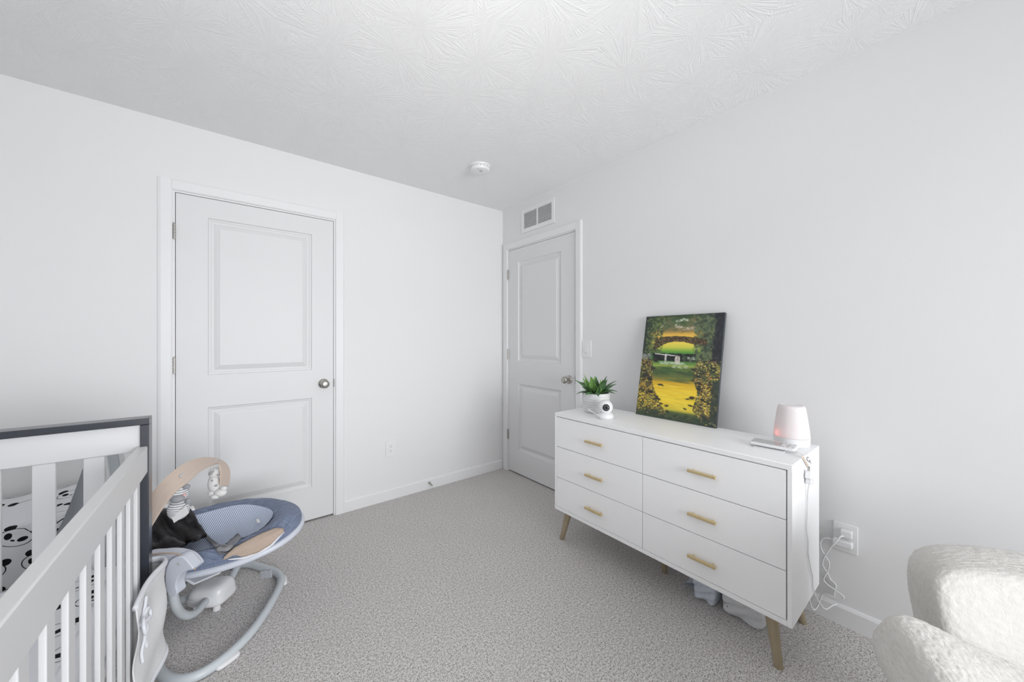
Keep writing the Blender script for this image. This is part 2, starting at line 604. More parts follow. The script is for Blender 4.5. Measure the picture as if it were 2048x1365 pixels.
        if sub:
            s = o.modifiers.new('subdivision', 'SUBSURF')
            s.levels = s.render_levels = sub
        return o


def world_matrix(o):
    m = Matrix.LocRotScale(o.location, o.rotation_euler, o.scale)
    if o.parent is not None:
        m = world_matrix(o.parent) @ o.matrix_parent_inverse @ m
    return m


def tag(o, label=None, cat=None, group=None, kind=None):
    for k, v in (('label', label), ('category', cat), ('group', group), ('kind', kind)):
        if v:
            o[k] = v
    return o


def thing(name, label, cat, loc=(0, 0, 0), rotz=0.0, group=None):
    o = bpy.data.objects.new(name, None)
    o.empty_display_size = 0.05
    COL.objects.link(o)
    o.location = loc
    o.rotation_euler = (0, 0, rotz)
    return tag(o, label, cat, group)


def struct(name, loc=(0, 0, 0)):
    o = bpy.data.objects.new(name, None)
    o.empty_display_size = 0.05
    COL.objects.link(o)
    o.location = loc
    o['kind'] = 'structure'
    return o


def spline(pts, n=8, closed=False):
    """Catmull-Rom through the points"""
    pts = [Vector(p) for p in pts]
    m = len(pts)
    out = []
    for i in range(m if closed else m - 1):
        if closed:
            p0, p1, p2, p3 = pts[i - 1], pts[i], pts[(i + 1) % m], pts[(i + 2) % m]
        else:
            p0, p1, p2, p3 = pts[max(i - 1, 0)], pts[i], pts[i + 1], pts[min(i + 2, m - 1)]
        for k in range(n):
            t = k / n
            out.append(0.5 * ((2 * p1) + (p2 - p0) * t + (2 * p0 - 5 * p1 + 4 * p2 - p3) * t * t + (3 * p1 - p0 - 3 * p2 + p3) * t ** 3))
    if not closed:
        out.append(pts[-1])
    return out


def rrect(w, h, r, n=5):
    """rounded rectangle outline centred on the origin"""
    out = []
    for cx, cy, a0 in ((w / 2 - r, h / 2 - r, 0), (-w / 2 + r, h / 2 - r, 90), (-w / 2 + r, -h / 2 + r, 180), (w / 2 - r, -h / 2 + r, 270)):
        for k in range(n + 1):
            a = R(a0 + 90 * k / n)
            out.append((cx + r * math.cos(a), cy + r * math.sin(a)))
    return out

# ================================================================== SETTING
H = 2.44
XL, YF = -3.22, -5.40          # left and front (window) walls
TH = 0.12


def setting(o):
    o['kind'] = 'structure'
    return o


# floor: finely subdivided so that the pile has a slight relief
b = MB()
b.box((XL - TH, YF - TH, -0.05), (TH, TH, 0.0))
setting(b.build('floor', 'carpet', smooth=0))
b = MB()
b.box((XL - TH, YF - TH, H), (TH, TH, H + 0.1))
setting(b.build('ceiling', 'ceiling', smooth=0))

# door openings (wall coordinates)
D1 = dict(a0=-2.2925, a1=-1.4795, top=2.0495)      # along x on the back wall
D2 = dict(a0=-0.0915, a1=-0.9085, top=2.0455)      # along y on the right wall

JT = 0.010                      # visible jamb edge
# back wall with the opening of door 1 (jamb included in the opening), closed behind
b = MB()
xa, xb, zt = D1['a0'] - JT, D1['a1'] + JT, D1['top'] + JT
b.box((XL, 0, 0), (xa, TH, H)); b.box((xb, 0, 0), (0, TH, H)); b.box((xa, 0, zt), (xb, TH, H))
b.box((xa, TH - 0.02, 0), (xb, TH, zt))
setting(b.build('wall_back', 'wall', smooth=0))
b = MB()
ya, yb, zt = D2['a0'] + JT, D2['a1'] - JT, D2['top'] + JT
b.box((0, ya, 0), (TH, TH, H)); b.box((0, YF, 0), (TH, yb, H)); b.box((0, yb, zt), (TH, ya, H))
b.box((TH - 0.02, yb, 0), (TH, ya, zt))
setting(b.build('wall_right', 'wall', smooth=0))
b = MB(); b.box((XL - TH, YF - TH, 0), (XL, TH, H))
setting(b.build('wall_left', 'wall', smooth=0))
# front wall with the window behind the camera
WX0, WX1, WZ0, WZ1 = -2.56, -0.28, 0.55, 2.14
b = MB()
b.box((XL, YF - TH, 0), (WX0, YF, H)); b.box((WX1, YF - TH, 0), (0, YF, H))
b.box((WX0, YF - TH, 0), (WX1, YF, WZ0)); b.box((WX0, YF - TH, WZ1), (WX1, YF, H))
setting(b.build('wall_front', 'wall', smooth=0))
w = struct('window_1', (WX0, YF, WZ0))
b = MB()
WM = (WX0 + WX1) / 2
for lo, hi in (((WX0, WZ0), (WX0 + .05, WZ1)), ((WX1 - .05, WZ0), (WX1, WZ1)), ((WM - .025, WZ0), (WM + .025, WZ1)),
               ((WX0 + .05, WZ0), (WM - .025, WZ0 + .05)), ((WM + .025, WZ0), (WX1 - .05, WZ0 + .05)), ((WX0 + .05, WZ1 - .05), (WM - .025, WZ1)), ((WM + .025, WZ1 - .05), (WX1 - .05, WZ1)),
               ((WX0 + .05, 1.40), (WM - .025, 1.44)), ((WM + .025, 1.40), (WX1 - .05, 1.44))):
    b.box((lo[0], YF - .09, lo[1]), (hi[0], YF - .04, hi[1]))
b.build('window_frame', 'trim', w, smooth=0)
for x0, x1 in ((WX0 + .05, WM - .025), (WM + .025, WX1 - .05)):
    for z0, z1 in ((WZ0 + .05, 1.40), (1.44, WZ1 - .05)):
        MB().box((x0, YF - .068, z0), (x1, YF - .062, z1)).build('pane', 'glass', w, smooth=0)
b = MB()
for lo, hi in (((WX0 - .07, WZ0 - .07), (WX0, WZ1 + .07)), ((WX1, WZ0 - .07), (WX1 + .07, WZ1 + .07)), ((WX0, WZ1), (WX1, WZ1 + .07))):
    b.box((lo[0], YF, lo[1]), (hi[0], YF + .016, hi[1]))
b.box((WX0 - .09, YF, WZ0 - .03), (WX1 + .09, YF + .05, WZ0))
b.build('window_casing', 'trim', w, smooth=0)

# baseboards
BBH, BBT = 0.085, 0.014


def baseboard(name, along, a0, a1):
    b = MB()
    prof = [(0, 0), (BBT, 0), (BBT, BBH - .012), (BBT - .006, BBH - .002), (BBT - .010, BBH), (0, BBH)]
    if along == 'x+':    # on the back wall
        fn = lambda d, z, t: Vector((t, -d, z))
    elif along == 'y':
        fn = lambda d, z, t: Vector((-d, t, z))
    elif along == 'left':
        fn = lambda d, z, t: Vector((XL + d, t, z))
    else:
        fn = lambda d, z, t: Vector((t, YF + d, z))
    b.prism(prof, fn, a0, a1)
    return setting(b.build(name, 'trim', smooth=0))


CW = 0.058                      # casing width
baseboard('baseboard_back', 'x+', D1['a1'] + JT + CW - .001, -0.001)
baseboard('baseboard_back', 'x+', XL, D1['a0'] - JT - CW + .001)
baseboard('baseboard_right', 'y', YF, D2['a1'] - JT - CW + .001)
baseboard('baseboard_left', 'left', YF, 0)
baseboard('baseboard_front', 'front', XL, 0)


def door(name, loc, fn, w, top, panels, hinge_side, knob_side, knob_a, knob_z, hinge_z, cas_hi):
    """fn(a, d, z): a along the wall from the hinge edge, d out of the wall into the room, z up"""
    root = struct(name, loc)
    P = lambda a, d, z: fn(a, d, z)
    # leaf with two openings for the panels
    zs, ze = 0.012, top - 0.0035
    b = MB()
    aL, aR = 0.003, w - 0.003
    d0 = -0.0015
    (p0, p1) = panels
    As = [aL, p0[0], p0[1], aR]
    Zs = [zs, p0[2], p0[3], p1[2], p1[3], ze]
    for i in range(3):
        for j in range(5):
            if i == 1 and j in (1, 3):
                continue
            q = [(As[i], Zs[j]), (As[i + 1], Zs[j]), (As[i + 1], Zs[j + 1]), (As[i], Zs[j + 1])]
            b.add([P(a, d0, z) for a, z in q], [(0, 1, 2, 3)])
    ed = [(aL, zs), (aR, zs), (aR, ze), (aL, ze)]
    for i in range(4):
        (a0, z0), (a1, z1) = ed[i], ed[(i + 1) % 4]
        b.add([P(a0, d0, z0), P(a1, d0, z1), P(a1, d0 - .034, z1), P(a0, d0 - .034, z0)], [(0, 1, 2, 3)])
    b.add([P(a, d0 - .034, z) for a, z in ed], [(0, 1, 2, 3)])
    leaf = b.build('door_leaf', 'door', root, smooth=0)
    for (a0, a1, z0, z1) in panels:
        b = MB()
        rings = [(0, 0), (.005, -.0080), (.011, -.0090), (.017, -.0130), (.027, -.0130), (.031, -.0105), (.053, -.0045), (.0545, -.0025)]
        vs, fs = [], []
        for (ins, dd) in rings:
            for a, z in ((a0 + ins, z0 + ins), (a1 - ins, z0 + ins), (a1 - ins, z1 - ins), (a0 + ins, z1 - ins)):
                vs.append(P(a, d0 + dd, z))
        for k in range(len(rings) - 1):
            for i in range(4):
                fs.append((k * 4 + i, k * 4 + (i + 1) % 4, k * 4 + 4 + (i + 1) % 4, k * 4 + 4 + i))
        k = len(rings) - 1
        fs.append((k * 4, k * 4 + 1, k * 4 + 2, k * 4 + 3))
        b.add(vs, fs)
        b.build('door_panel', 'door', leaf, smooth=20)
    # jamb
    b = MB()
    for (a0, a1, z0, z1) in ((-JT, 0, 0, top + JT), (w, w + JT, 0, top + JT), (0, w, top, top + JT)):
        c0, c1 = P(a0, -.0005, z0), P(a1, -.099, z1)
        b.box(c0, c1)
    # stop strip behind the leaf
    for (a0, a1, z0, z1) in ((0, .012, 0, top), (w - .012, w, 0, top), (0, w, top - .012, top)):
        b.box(P(a0, -.040, z0), P(a1, -.060, z1))
    b.build('door_jamb', 'trim', root, smooth=0)
    # casings with an eased face
    iL, iR, iT = -JT, w + JT, top + JT
    prof = lambda t: [(0, 0), (0.0, .011), (.006, .014), (CW - .012, .016), (CW, .012), (CW, 0)]
    b = MB(); b.prism(prof(0), lambda s, d, z: P(iL - s, d, z), 0, iT + CW); b.build('casing', 'trim', root, smooth=0)
    b = MB(); b.prism(prof(0), lambda s, d, z: P(iR + s, d, z), 0, iT + CW); b.build('casing', 'trim', root, smooth=0)
    b = MB(); b.prism(prof(0), lambda s, d, a: P(a, d, iT + s), iL, iR); b.build('head_casing', 'trim', root, smooth=0)
    # hinges: barrel of knuckles with the two leaves in the gap
    for hz in hinge_z:
        b = MB()
        for k in range(5):
            z0 = hz - .0445 + k * .0178
            b.tube([P(-.003, .006, z0 + .0006), P(-.003, .006, z0 + .0172)], .0062, 10)
        b.tube([P(-.003, .006, hz + .0445), P(-.003, .006, hz + .049)], [.0045, .002], 8)
        b.box(P(-.010, .0005, hz - .0445), P(-.003, .0022, hz + .0445))
        b.build('hinge', 'nickel', root, smooth=40)
    # knob with rosette
    ax = fn(0, 1, 0) - fn(0, 0, 0)
    c = P(knob_a, d0, knob_z)
    kb = MB().lathe([(0.0, .028), (.011, .028), (.0125, .034), (.020, .040), (.0262, .048), (.0275, .054), (.0255, .061), (.019, .066), (.012, .0675), (.0, .068)], c, 28, ax)
    kb.lathe([(.011, .010), (.011, .030)], c, 20, ax)
    kob = kb.build('door_knob', 'nickel', root, smooth=50)
    MB().lathe([(.0325, 0), (.0325, .004), (.029, .009), (.016, .013), (.0, .013)], c, 28, ax).build('rosette', 'nickel', kob, smooth=40)
    # latch strike on the jamb edge
    MB().box(P(w - .0032, .0005, knob_z - .028), P(w + .004, -.030, knob_z + .028)).build('strike_plate', 'dark_metal', root, smooth=0)
    return root


w1 = D1['a1'] - D1['a0']
door('door_1', (D1['a0'], 0, 0), lambda a, d, z: Vector((D1['a0'] + a, -d, z)), w1, D1['top'],
     [(.1405, .6785, .229, .830), (.1405, .6785, 1.019, 1.934)], 0, 1, w1 - .064, .922, (.33, 1.081, 1.829), True)
w2 = D2['a0'] - D2['a1']
door('door_2', (0, D2['a0'], 0), lambda a, d, z: Vector((-d, D2['a0'] - a, z)), w2, D2['top'],
     [(.1365, .6685, .218, .821), (.1365, .6685, 1.028, 1.922)], 0, 1, w2 - .066, .914, (.34, 1.082, 1.823), True)

# ================================================================== WALL AND CEILING FITTINGS


def outlet_plate(label, fn, w, h, gangs):
    """fn(a, d, z) with a, z from the plate centre"""
    root = thing('outlet', label, 'outlet', fn(0, 0, 0))
    b = MB().prism(rrect(w, h, .005, 3), lambda a, z, t: fn(a, t, z), 0, .006)
    b.build('cover_plate', 'plate', root, bevel=.0022)
    for ga in gangs:
        b = MB().prism(rrect(.034, .068, .003, 3), lambda a, z, t: fn(ga + a, t, z), .006, .0075)
        ins = b.build('receptacle', 'plate', root, smooth=0)
        b = MB()
        for sz in (-.0185, .0185):
            b.box(fn(ga - .0072, .0076, sz - .0005), fn(ga - .0052, .0079, sz + .0085))
            b.box(fn(ga + .0052, .0076, sz + .0005), fn(ga + .0070, .0079, sz + .0080))
            b.prism([(.0026 * math.cos(R(t)), .0026 * math.sin(R(t))) for t in range(0, 360, 45)], lambda a, z, t, sz=sz: fn(ga + a, t, sz - .0075 + z), .0076, .0079)
        b.build('socket_slots', 'slot', ins, smooth=0)
    return root


outlet_plate('white duplex wall outlet low on the wall between the two doors', lambda a, d, z: Vector((-1.079 + a, -d, .388 + z)), .076, .123, [0])
OUT = lambda a, d, z: Vector((-d, -2.432 - a, .377 + z))
outlet_plate('white wall outlet beside the dresser with two chargers plugged in', OUT, .080, .122, [0])

sw = thing('light_switch', 'white rocker light switch on the wall right of the far door', 'switch', (0, -1.021, 1.155))
SWF = lambda a, d, z: Vector((-d, -1.021 - a, 1.155 + z))
MB().prism(rrect(.084, .125, .005, 3), lambda a, z, t: SWF(a, t, z), 0, .006).build('cover_plate', 'plate', sw, bevel=.0022)
b = MB()
b.prism([(.0062, -.033), (.0105, -.033), (.0072, .033), (.0062, .033)], lambda d, z, t: SWF(t, d, z), -.0165, .0165)
rk = b.build('rocker', 'plate', sw, bevel=.001)
MB().box(SWF(-.012, .0095, -.0258), SWF(.012, .0106, -.0245)).build('indicator_line', 'ink', rk, smooth=0)

# return air grille above door 2
VY0, VY1, VZ0, VZ1 = -0.286, -0.694, 2.162, 2.366
vent = thing('air_vent', 'white louvred return air grille above the far door', 'vent', (0, VY0, VZ0))
VF = lambda a, d, z: Vector((-d, VY0 - a, VZ0 + z))
vw, vh = VY0 - VY1, VZ1 - VZ0
b = MB()
m = .031
for (a0, a1, z0, z1) in ((0, vw, 0, m), (0, vw, vh - m, vh), (0, m, m, vh - m), (vw - m, vw, m, vh - m)):
    b.box(VF(a0, .002, z0), VF(a1, .009, z1))
b.box(VF(0.004, 0, 0.004), VF(vw - .004, .002, vh - .004))
b.build('frame', 'plate', vent, smooth=0)
MB().box(VF(m, .0021, m), VF(vw - m, .0026, vh - m)).build('backing', 'dark', vent, smooth=0)
MB().box(VF(vw / 2 - .006, .0026, m), VF(vw / 2 + .006, .0088, vh - m)).build('mullion', 'plate', vent, smooth=0)
nl = 12
sp = (vh - 2 * m) / nl
for cidx, (a0, a1) in enumerate(((m, vw / 2 - .006), (vw / 2 + .006, vw - m))):
    for k in range(nl):
        z0 = m + (k + .5) * sp
        MB().prism([(.0027, z0 - .0005), (.0082, z0 - .0050), (.0088, z0 - .0040), (.0036, z0 + .0046), (.0027, z0 + .0046)],
                   lambda d, z, t: VF(t, d, z), a0, a1).build('slat', 'plate', vent, smooth=0)

# smoke detector
sd = thing('smoke_detector', 'round white smoke detector on the ceiling near the corner', 'smoke detector', (-.674, -.623, H))
c = Vector((-.674, -.623, H))
MB().lathe([(.0, 0), (.074, 0), (.075, -.004), (.073, -.010), (.070, -.011)], c, 40).build('mounting_base', 'plate', sd, smooth=30)
body = MB().lathe([(.0695, -.012), (.0695, -.026), (.064, -.036), (.050, -.040), (.0, -.041)], c, 40).build('body', 'plate', sd, smooth=30)
b = MB()
for k in range(18):
    th = 2 * math.pi * k / 18
    b.obox(c + Vector((.0697 * math.cos(th), .0697 * math.sin(th), -.019)), (-.006 * math.sin(th), .006 * math.cos(th), 0), (.0006 * math.cos(th), .0006 * math.sin(th), 0), (0, 0, .0022))
b.build('vent_slots', 'button', body, smooth=0)
MB().lathe([(.0, -.0412), (.012, -.0412), (.012, -.0425), (.0, -.043)], c + Vector((-.006, -.022, 0)), 16).build('test_button', 'button', sd, smooth=30)
MB().lathe([(.0, -.0400), (.003, -.0405), (.003, -.0415), (.0, -.042)], c + Vector((-.036, -.030, 0)), 10).build('status_light', 'ink', sd, smooth=30)

# ceiling lamp of the room, just outside the picture
cl = thing('ceiling_light', 'round frosted flush mount lamp on the ceiling in the middle of the room', 'ceiling light', (-1.62, -1.98, H))
c = Vector((-1.62, -1.98, H))
MB().lathe([(.0, 0), (.165, 0), (.165, -.028), (.158, -.032)], c, 40).build('lamp_base', 'nickel', cl, smooth=30)
MB().lathe([(.155, -.030), (.150, -.060), (.125, -.085), (.07, -.100), (.0, -.104)], c, 40).build('lamp_dome', 'dome', cl, smooth=60)

# spring door stop on the baseboard
ds = thing('door_stop', 'small metal spring door stop sticking out of the baseboard', 'door stop', (-.764, -BBT, .047))
ax = Vector((0.02, -1, -.12)).normalized()
p0 = Vector((-.764, -BBT, .050))
MB().lathe([(.0115, 0), (.0115, .003), (.0085, .010), (.0060, .020), (.0, .020)], p0, 16, ax).build('stop_base', 'nickel', ds, smooth=40)
u = ax.cross(Vector((1, 0, 0))).normalized(); v_ = ax.cross(u)
pts = [p0 + ax * (.012 + .050 * k / 120) + (u * math.cos(k * .9) + v_ * math.sin(k * .9)) * (.0048 - .0016 * k / 120) for k in range(121)]
MB().tube(pts, .0011, 5).build('spring', 'nickel', ds, smooth=60)
MB().lathe([(.0, 0), (.0055, 0), (.0062, .006), (.0050, .012), (.0, .013)], p0 + ax * .060, 14, ax).build('rubber_tip', 'plate', ds, smooth=40)

# ================================================================== DRESSER
DX0, DX1 = -.499, -.118
DY0, DY1 = -1.183, -2.367        # far end, near end
DZ0, DZ1 = .192, .779
PT = .019
dr = thing('dresser', 'white six drawer dresser with brass bar handles on splayed wooden legs', 'dresser', ((DX0 + DX1) / 2, (DY0 + DY1) / 2, 0))
MB().box((DX0, DY0, DZ1 - .021), (DX1, DY1, DZ1)).build('top', 'lacquer', dr, bevel=.0015)
for y0, y1 in ((DY0, DY0 - .013), (DY1 + .0155, DY1)):
    MB().box((DX0, y0, DZ0), (DX1, y1, DZ1 - .0212)).build('side_panel', 'lacquer', dr, bevel=.001)
MB().box((DX0, DY0 - .0132, DZ0), (DX1, DY1 + .0157, DZ0 + .019)).build('bottom_panel', 'lacquer', dr, bevel=.001)
MB().box((DX1 - .008, DY0 - .0132, DZ0 + .0192), (DX1, DY1 + .0157, DZ1 - .0212)).build('back_panel', 'lacquer', dr, smooth=0)
for pa, pb in ((DY0 - .0132, DY0 - .020), (-1.770, -1.778), (DY1 + .0157, DY1 + .022)):
    MB().box((DX0 + .022, pa, DZ0 + .0192), (DX1 - .0085, pb, DZ1 - .0212)).build('inner_partition', 'dark', dr, smooth=0)
yc = -1.774
rows = [(.5770, .7542), (.3915, .5737), (.2135, .3883)]
for ci, (y0, y1) in enumerate(((DY0 - .0150, yc + .0014), (yc - .0014, DY1 + .0195))):
    for (z0, z1) in rows:
        d = MB().box((DX0 + .0008, y0, z0), (DX0 + .0185, y1, z1)).build('drawer', 'front', dr, bevel=.0008)
        box = MB()
        yi0, yi1 = y0 - .014, y1 + .014
        xb = DX1 - .012
        box.box((DX0 + .0187, yi0, z0 + .012), (xb, yi0 - .01, z1 - .03)); box.box((DX0 + .0187, yi1 + .01, z0 + .012), (xb, yi1, z1 - .03))
        box.box((xb - .01, yi0 - .01, z0 + .012), (xb, yi1 + .01, z1 - .03)); box.box((DX0 + .0187, yi0 - .01, z0 + .010), (xb, yi1 + .01, z0 + .016))
        box.build('drawer_box', 'dark', d, smooth=0)
        hy = (-1.4895 if ci == 0 else -2.0585)
        hz = z0 + (.0850 if z0 > .5 else .0840 if z0 > .3 else .0800)
        h = MB()
        h.prism(rrect(.0125, .0120, .0015, 2), lambda a, z, t: Vector((DX0 - .0180 + a, t, hz + z)), hy + .057, hy - .057)
        for s in (-.040, .040):
            h.tube([(DX0 + .0008, hy + s, hz), (DX0 - .014, hy + s, hz)], .0040, 10)
        h.build('handle', 'brass', d, smooth=30)


def dresser_leg(foot, top, r0=.0135, r1=.0225):
    foot, top = Vector(foot), Vector(top)
    d = (top - foot)
    b = MB()
    n = 22
    vs = []
    for (t, r) in ((0, r0), (.02, r0 + .001), (.5, (r0 + r1) / 2), (1, r1)):
        for k in range(n):
            th = 2 * math.pi * k / n
            vs.append(foot + d * t + Vector((math.cos(th) * r, math.sin(th) * r, 0)))
    fs = []
    for i in range(3):
        for k in range(n):
            fs.append((i * n + k, i * n + (k + 1) % n, (i + 1) * n + (k + 1) % n, (i + 1) * n + k))
    fs.append(tuple(range(n - 1, -1, -1))); fs.append(tuple(3 * n + k for k in range(n)))
    b.add(vs, fs)
    return b.build('leg', 'leg', dr, smooth=40)


lt = DZ0 - .001
dresser_leg((-.458, -1.204, 0), (-.445, -1.252, lt))
lf = dresser_leg((-.462, -2.316, 0), (-.442, -2.285, lt), .0145, .0235)
dresser_leg((-.125, -2.314, 0), (-.165, -2.275, lt))
dresser_leg((-.125, -1.204, 0), (-.165, -1.252, lt))
dresser_leg((-.272, -1.765, 0), (-.285, -1.765, lt))
MB().lathe([(.0, 0), (.0058, 0), (.0052, .0020), (.0, .003)], Vector((-.4551, -2.3053, .066)) + Vector((.78, -.63, 0)) * .0155 + Vector((-.63, -.78, 0)) * .0065, 14, (.45, -.9, 0)).build('screw_cap', 'plastic', lf, smooth=40)

TOP = DZ1 + .0004

# ================================================================== PAINTED CANVAS
def paint_canvas(nx, ny):
    rng = np.random.default_rng(5)
    img = np.zeros((ny, nx, 3))
    V, U = np.mgrid[0:ny, 0:nx]
    U = (U + .5) / nx; V = (V + .5) / ny

    def grad(mask, stops):
        ps = [s[0] for s in stops]
        for c in range(3):
            img[..., c] = np.where(mask, np.interp(V, ps, [s[1][c] for s in stops]), img[..., c])
    wob = .012 * np.sin(U * 19) + .008 * np.sin(U * 43 + 2)
    grad(V < 2, [(0, (58, 72, 52)), (.07, (84, 108, 74)), (.12, (110, 112, 78)), (.16, (150, 128, 84)), (.19, (226, 180, 82)), (.235, (244, 206, 92)), (.28, (236, 214, 92)),
                 (.32, (206, 206, 84)), (.36, (110, 160, 70)), (.385, (70, 128, 66)), (.44, (70, 110, 60)), (.475, (104, 140, 74)), (.50, (160, 176, 84)), (.53, (74, 106, 62)), (.57, (70, 88, 62)),
                 (.60, (106, 116, 66)), (.635, (150, 134, 62)), (.66, (214, 172, 54)), (.72, (238, 204, 64)), (.84, (238, 212, 70)), (.905, (206, 190, 70)), (.925, (92, 104, 64)), (.96, (62, 74, 60)), (1, (60, 70, 62))])

    def dab(u, v, ru, rv, col, a=1.0, rot=0.0, soft=.35):
        c, s = math.cos(rot), math.sin(rot)
        i0, i1 = max(0, int((u - ru * 1.6 - rv) * nx)), min(nx, int((u + ru * 1.6 + rv) * nx) + 2)
        j0, j1 = max(0, int((v - rv * 1.6 - ru) * ny)), min(ny, int((v + rv * 1.6 + ru) * ny) + 2)
        if i1 <= i0 or j1 <= j0:
            return
        uu, vv = U[j0:j1, i0:i1] - u, V[j0:j1, i0:i1] - v
        x, y = (uu * c + vv * s) / ru, (vv * c - uu * s) / rv
        k = np.clip((1.0 - np.sqrt(x * x + y * y)) / soft, 0, 1)[..., None] * a
        img[j0:j1, i0:i1] = img[j0:j1, i0:i1] * (1 - k) + np.array(col) * k

    def dabs(n, fu, fv, ru, rv, cols, a=.85, rot=(-.6, .6)):
        for _ in range(n):
            s = rng.uniform(.6, 1.4)
            c = np.array(cols[rng.integers(len(cols))]) * rng.uniform(.85, 1.12)
            dab(fu(), fv(), ru * s, rv * s, np.clip(c, 0, 255), a, rng.uniform(*rot))
    un = rng.uniform
    # soft brush streaks on sky and water
    dabs(60, lambda: un(.2, .8), lambda: un(.02, .16), .06, .012, [(96, 112, 76), (120, 112, 78), (70, 92, 62), (140, 124, 92)], .45)
    dabs(40, lambda: un(.2, .72), lambda: un(.5, .64), .10, .008, [(80, 116, 66), (62, 78, 60), (130, 134, 72), (104, 100, 62)], .4, (-.05, .12))
    dabs(40, lambda: un(.25, .72), lambda: un(.66, .9), .12, .008, [(246, 214, 84), (222, 178, 56), (240, 200, 60)], .35, (-.05, .12))
    # clouds
    for _ in range(55):
        t = un(0, 1)
        dab(.42 + .16 * t, .055 + .006 * math.sin(t * 7) + un(-.010, .010), .014, .004, (226, 226, 210), .4, un(-.5, .5))
    for _ in range(80):
        t = un(0, 1)
        dab(.42 + .30 * t, .105 + .035 * math.sin(t * 3.0) + un(-.014, .014), .018, .005, (222, 206, 188), .4, un(-.6, .2))
    dab(.26, .09, .012, .03, (214, 214, 190), .8, .4); dab(.24, .115, .03, .008, (206, 208, 180), .7, -.2)
    # trees left and right
    m = np.clip((.145 + .02 * np.sin(V * 60) - U) / .05, 0, 1) * (V < .42)
    img[:] = img * (1 - m[..., None]) + np.array((52, 60, 56)) * m[..., None]
    dabs(430, lambda: un(.03, .27) - .0, lambda: un(.02, .40), .016, .010, [(86, 108, 66), (64, 82, 58), (112, 128, 84), (54, 66, 56), (128, 132, 74)], .6)
    m = np.clip((U - (.72 + .03 * np.sin(V * 40))) / .05, 0, 1) * (V < .455)
    img[:] = img * (1 - m[..., None]) + np.array((58, 62, 62)) * m[..., None]
    dabs(620, lambda: un(.67, .93), lambda: un(0, .44), .018, .011, [(98, 112, 84), (78, 94, 74), (124, 136, 104), (66, 78, 66), (112, 122, 78)], .6)
    dabs(160, lambda: un(.90, 1.0), lambda: un(0, .45), .018, .02, [(54, 56, 60), (48, 50, 56)], .7)
    # stone bridge
    def arch_top(u): return .228 - .024 * math.sin(max(0, min(1, (u - .16) / .66)) * math.pi) + .028 * (u - .16)
    def arch_bot(u):
        t = (u - .48) / .31
        return .262 + .10 * abs(t) ** 2.6 if abs(t) <= 1 else .40
    for u in np.linspace(.16, .82, 240):
        bot = arch_bot(u) if u < .70 else arch_top(u) + .05
        for _ in range(5):
            vv = un(arch_top(u) + .004, max(arch_top(u) + .012, min(bot, .40)))
            c = [(58, 54, 50), (84, 72, 58), (120, 96, 62), (64, 52, 52), (146, 118, 80), (40, 40, 40)][rng.integers(6)]
            dab(u, vv, .010, .006, c, .85)
        dab(u, arch_top(u), .006, .003, (62, 54, 44), .9)
    # far green under the arch and the dark weir
    for u in np.linspace(.17, .70, 200):
        for _ in range(6):
            dab(u, un(.392 - .012 * (1 - abs(u - .4)), .448), .012, .007, [(38, 42, 42), (52, 56, 54), (30, 34, 34)][rng.integers(3)], .85)
    dabs(60, lambda: un(.55, .70), lambda: un(.39, .45), .012, .006, [(70, 86, 66), (100, 108, 92)], .6)
    # falls
    for _ in range(26):
        dab(.335 + un(-.010, .010), un(.392, .455), .007, .020, (206, 206, 200), .6, .05)
    for _ in range(46):
        dab(.485 + un(-.026, .034), un(.408, .468), .008, .020, (212, 202, 192), .55, -.08)
    for t in np.linspace(0, 1, 60):
        dab(.19 + .26 * t, .385 + .014 * t + un(-.003, .003), .012, .004, (226, 226, 218), .7)
    dabs(50, lambda: un(.26, .60), lambda: un(.462, .482), .022, .004, [(226, 230, 220), (190, 206, 186)], .6, (-.05, .12))
    dabs(26, lambda: un(.44, .62), lambda: un(.49, .515), .026, .004, [(200, 216, 190)], .5, (.05, .2))
    dabs(14, lambda: un(.61, .70), lambda: un(.41, .435), .014, .006, [(176, 184, 170)], .6, (-.8, .1))
    # banks of leaves
    def left_edge(v): return np.interp(v, [.38, .45, .55, .63, .70, .78, .86, .94], [.07, .15, .19, .17, .20, .26, .32, .42])
    def right_edge(v): return np.interp(v, [.43, .48, .56, .63, .72, .80, .88, .95], [.74, .72, .69, .72, .77, .75, .73, .80])
    for _ in range(3200):
        v = un(.40, .97)
        u = un(0, 1) * left_edge(v)
        k = un(0, 1)
        c = (56, 57, 54) if k < .60 + .34 * math.sin(31 * u + 9) * math.sin(47 * v + 14 * u) else [(216, 178, 74), (190, 142, 74), (112, 120, 64), (84, 98, 62), (240, 214, 120), (150, 100, 70), (100, 112, 66)][rng.integers(7)]
        dab(u, v, .010, .0042, c, .85, un(-.5, .5))
    for _ in range(3200):
        v = un(.44, .99)
        u = 1 - un(0, 1) * (1 - right_edge(v))
        k = un(0, 1)
        c = (58, 59, 56) if k < .58 + .34 * math.sin(29 * u + 4) * math.sin(43 * v - 12 * u) else [(226, 190, 80), (190, 142, 80), (120, 128, 70), (92, 106, 66), (246, 222, 130), (160, 108, 78), (106, 118, 74)][rng.integers(7)]
        dab(u, v, .011, .0042, c, .85, un(-.5, .5))
    dabs(160, lambda: un(.93, 1), lambda: un(.62, 1), .02, .012, [(58, 66, 62), (70, 78, 66)], .7)
    dabs(110, lambda: un(.02, .95), lambda: un(.945, 1), .04, .012, [(58, 68, 60), (66, 82, 62), (84, 92, 66)], .7)
    dabs(40, lambda: un(.0, .12), lambda: un(.38, .44), .02, .01, [(150, 156, 148), (104, 112, 104)], .7)
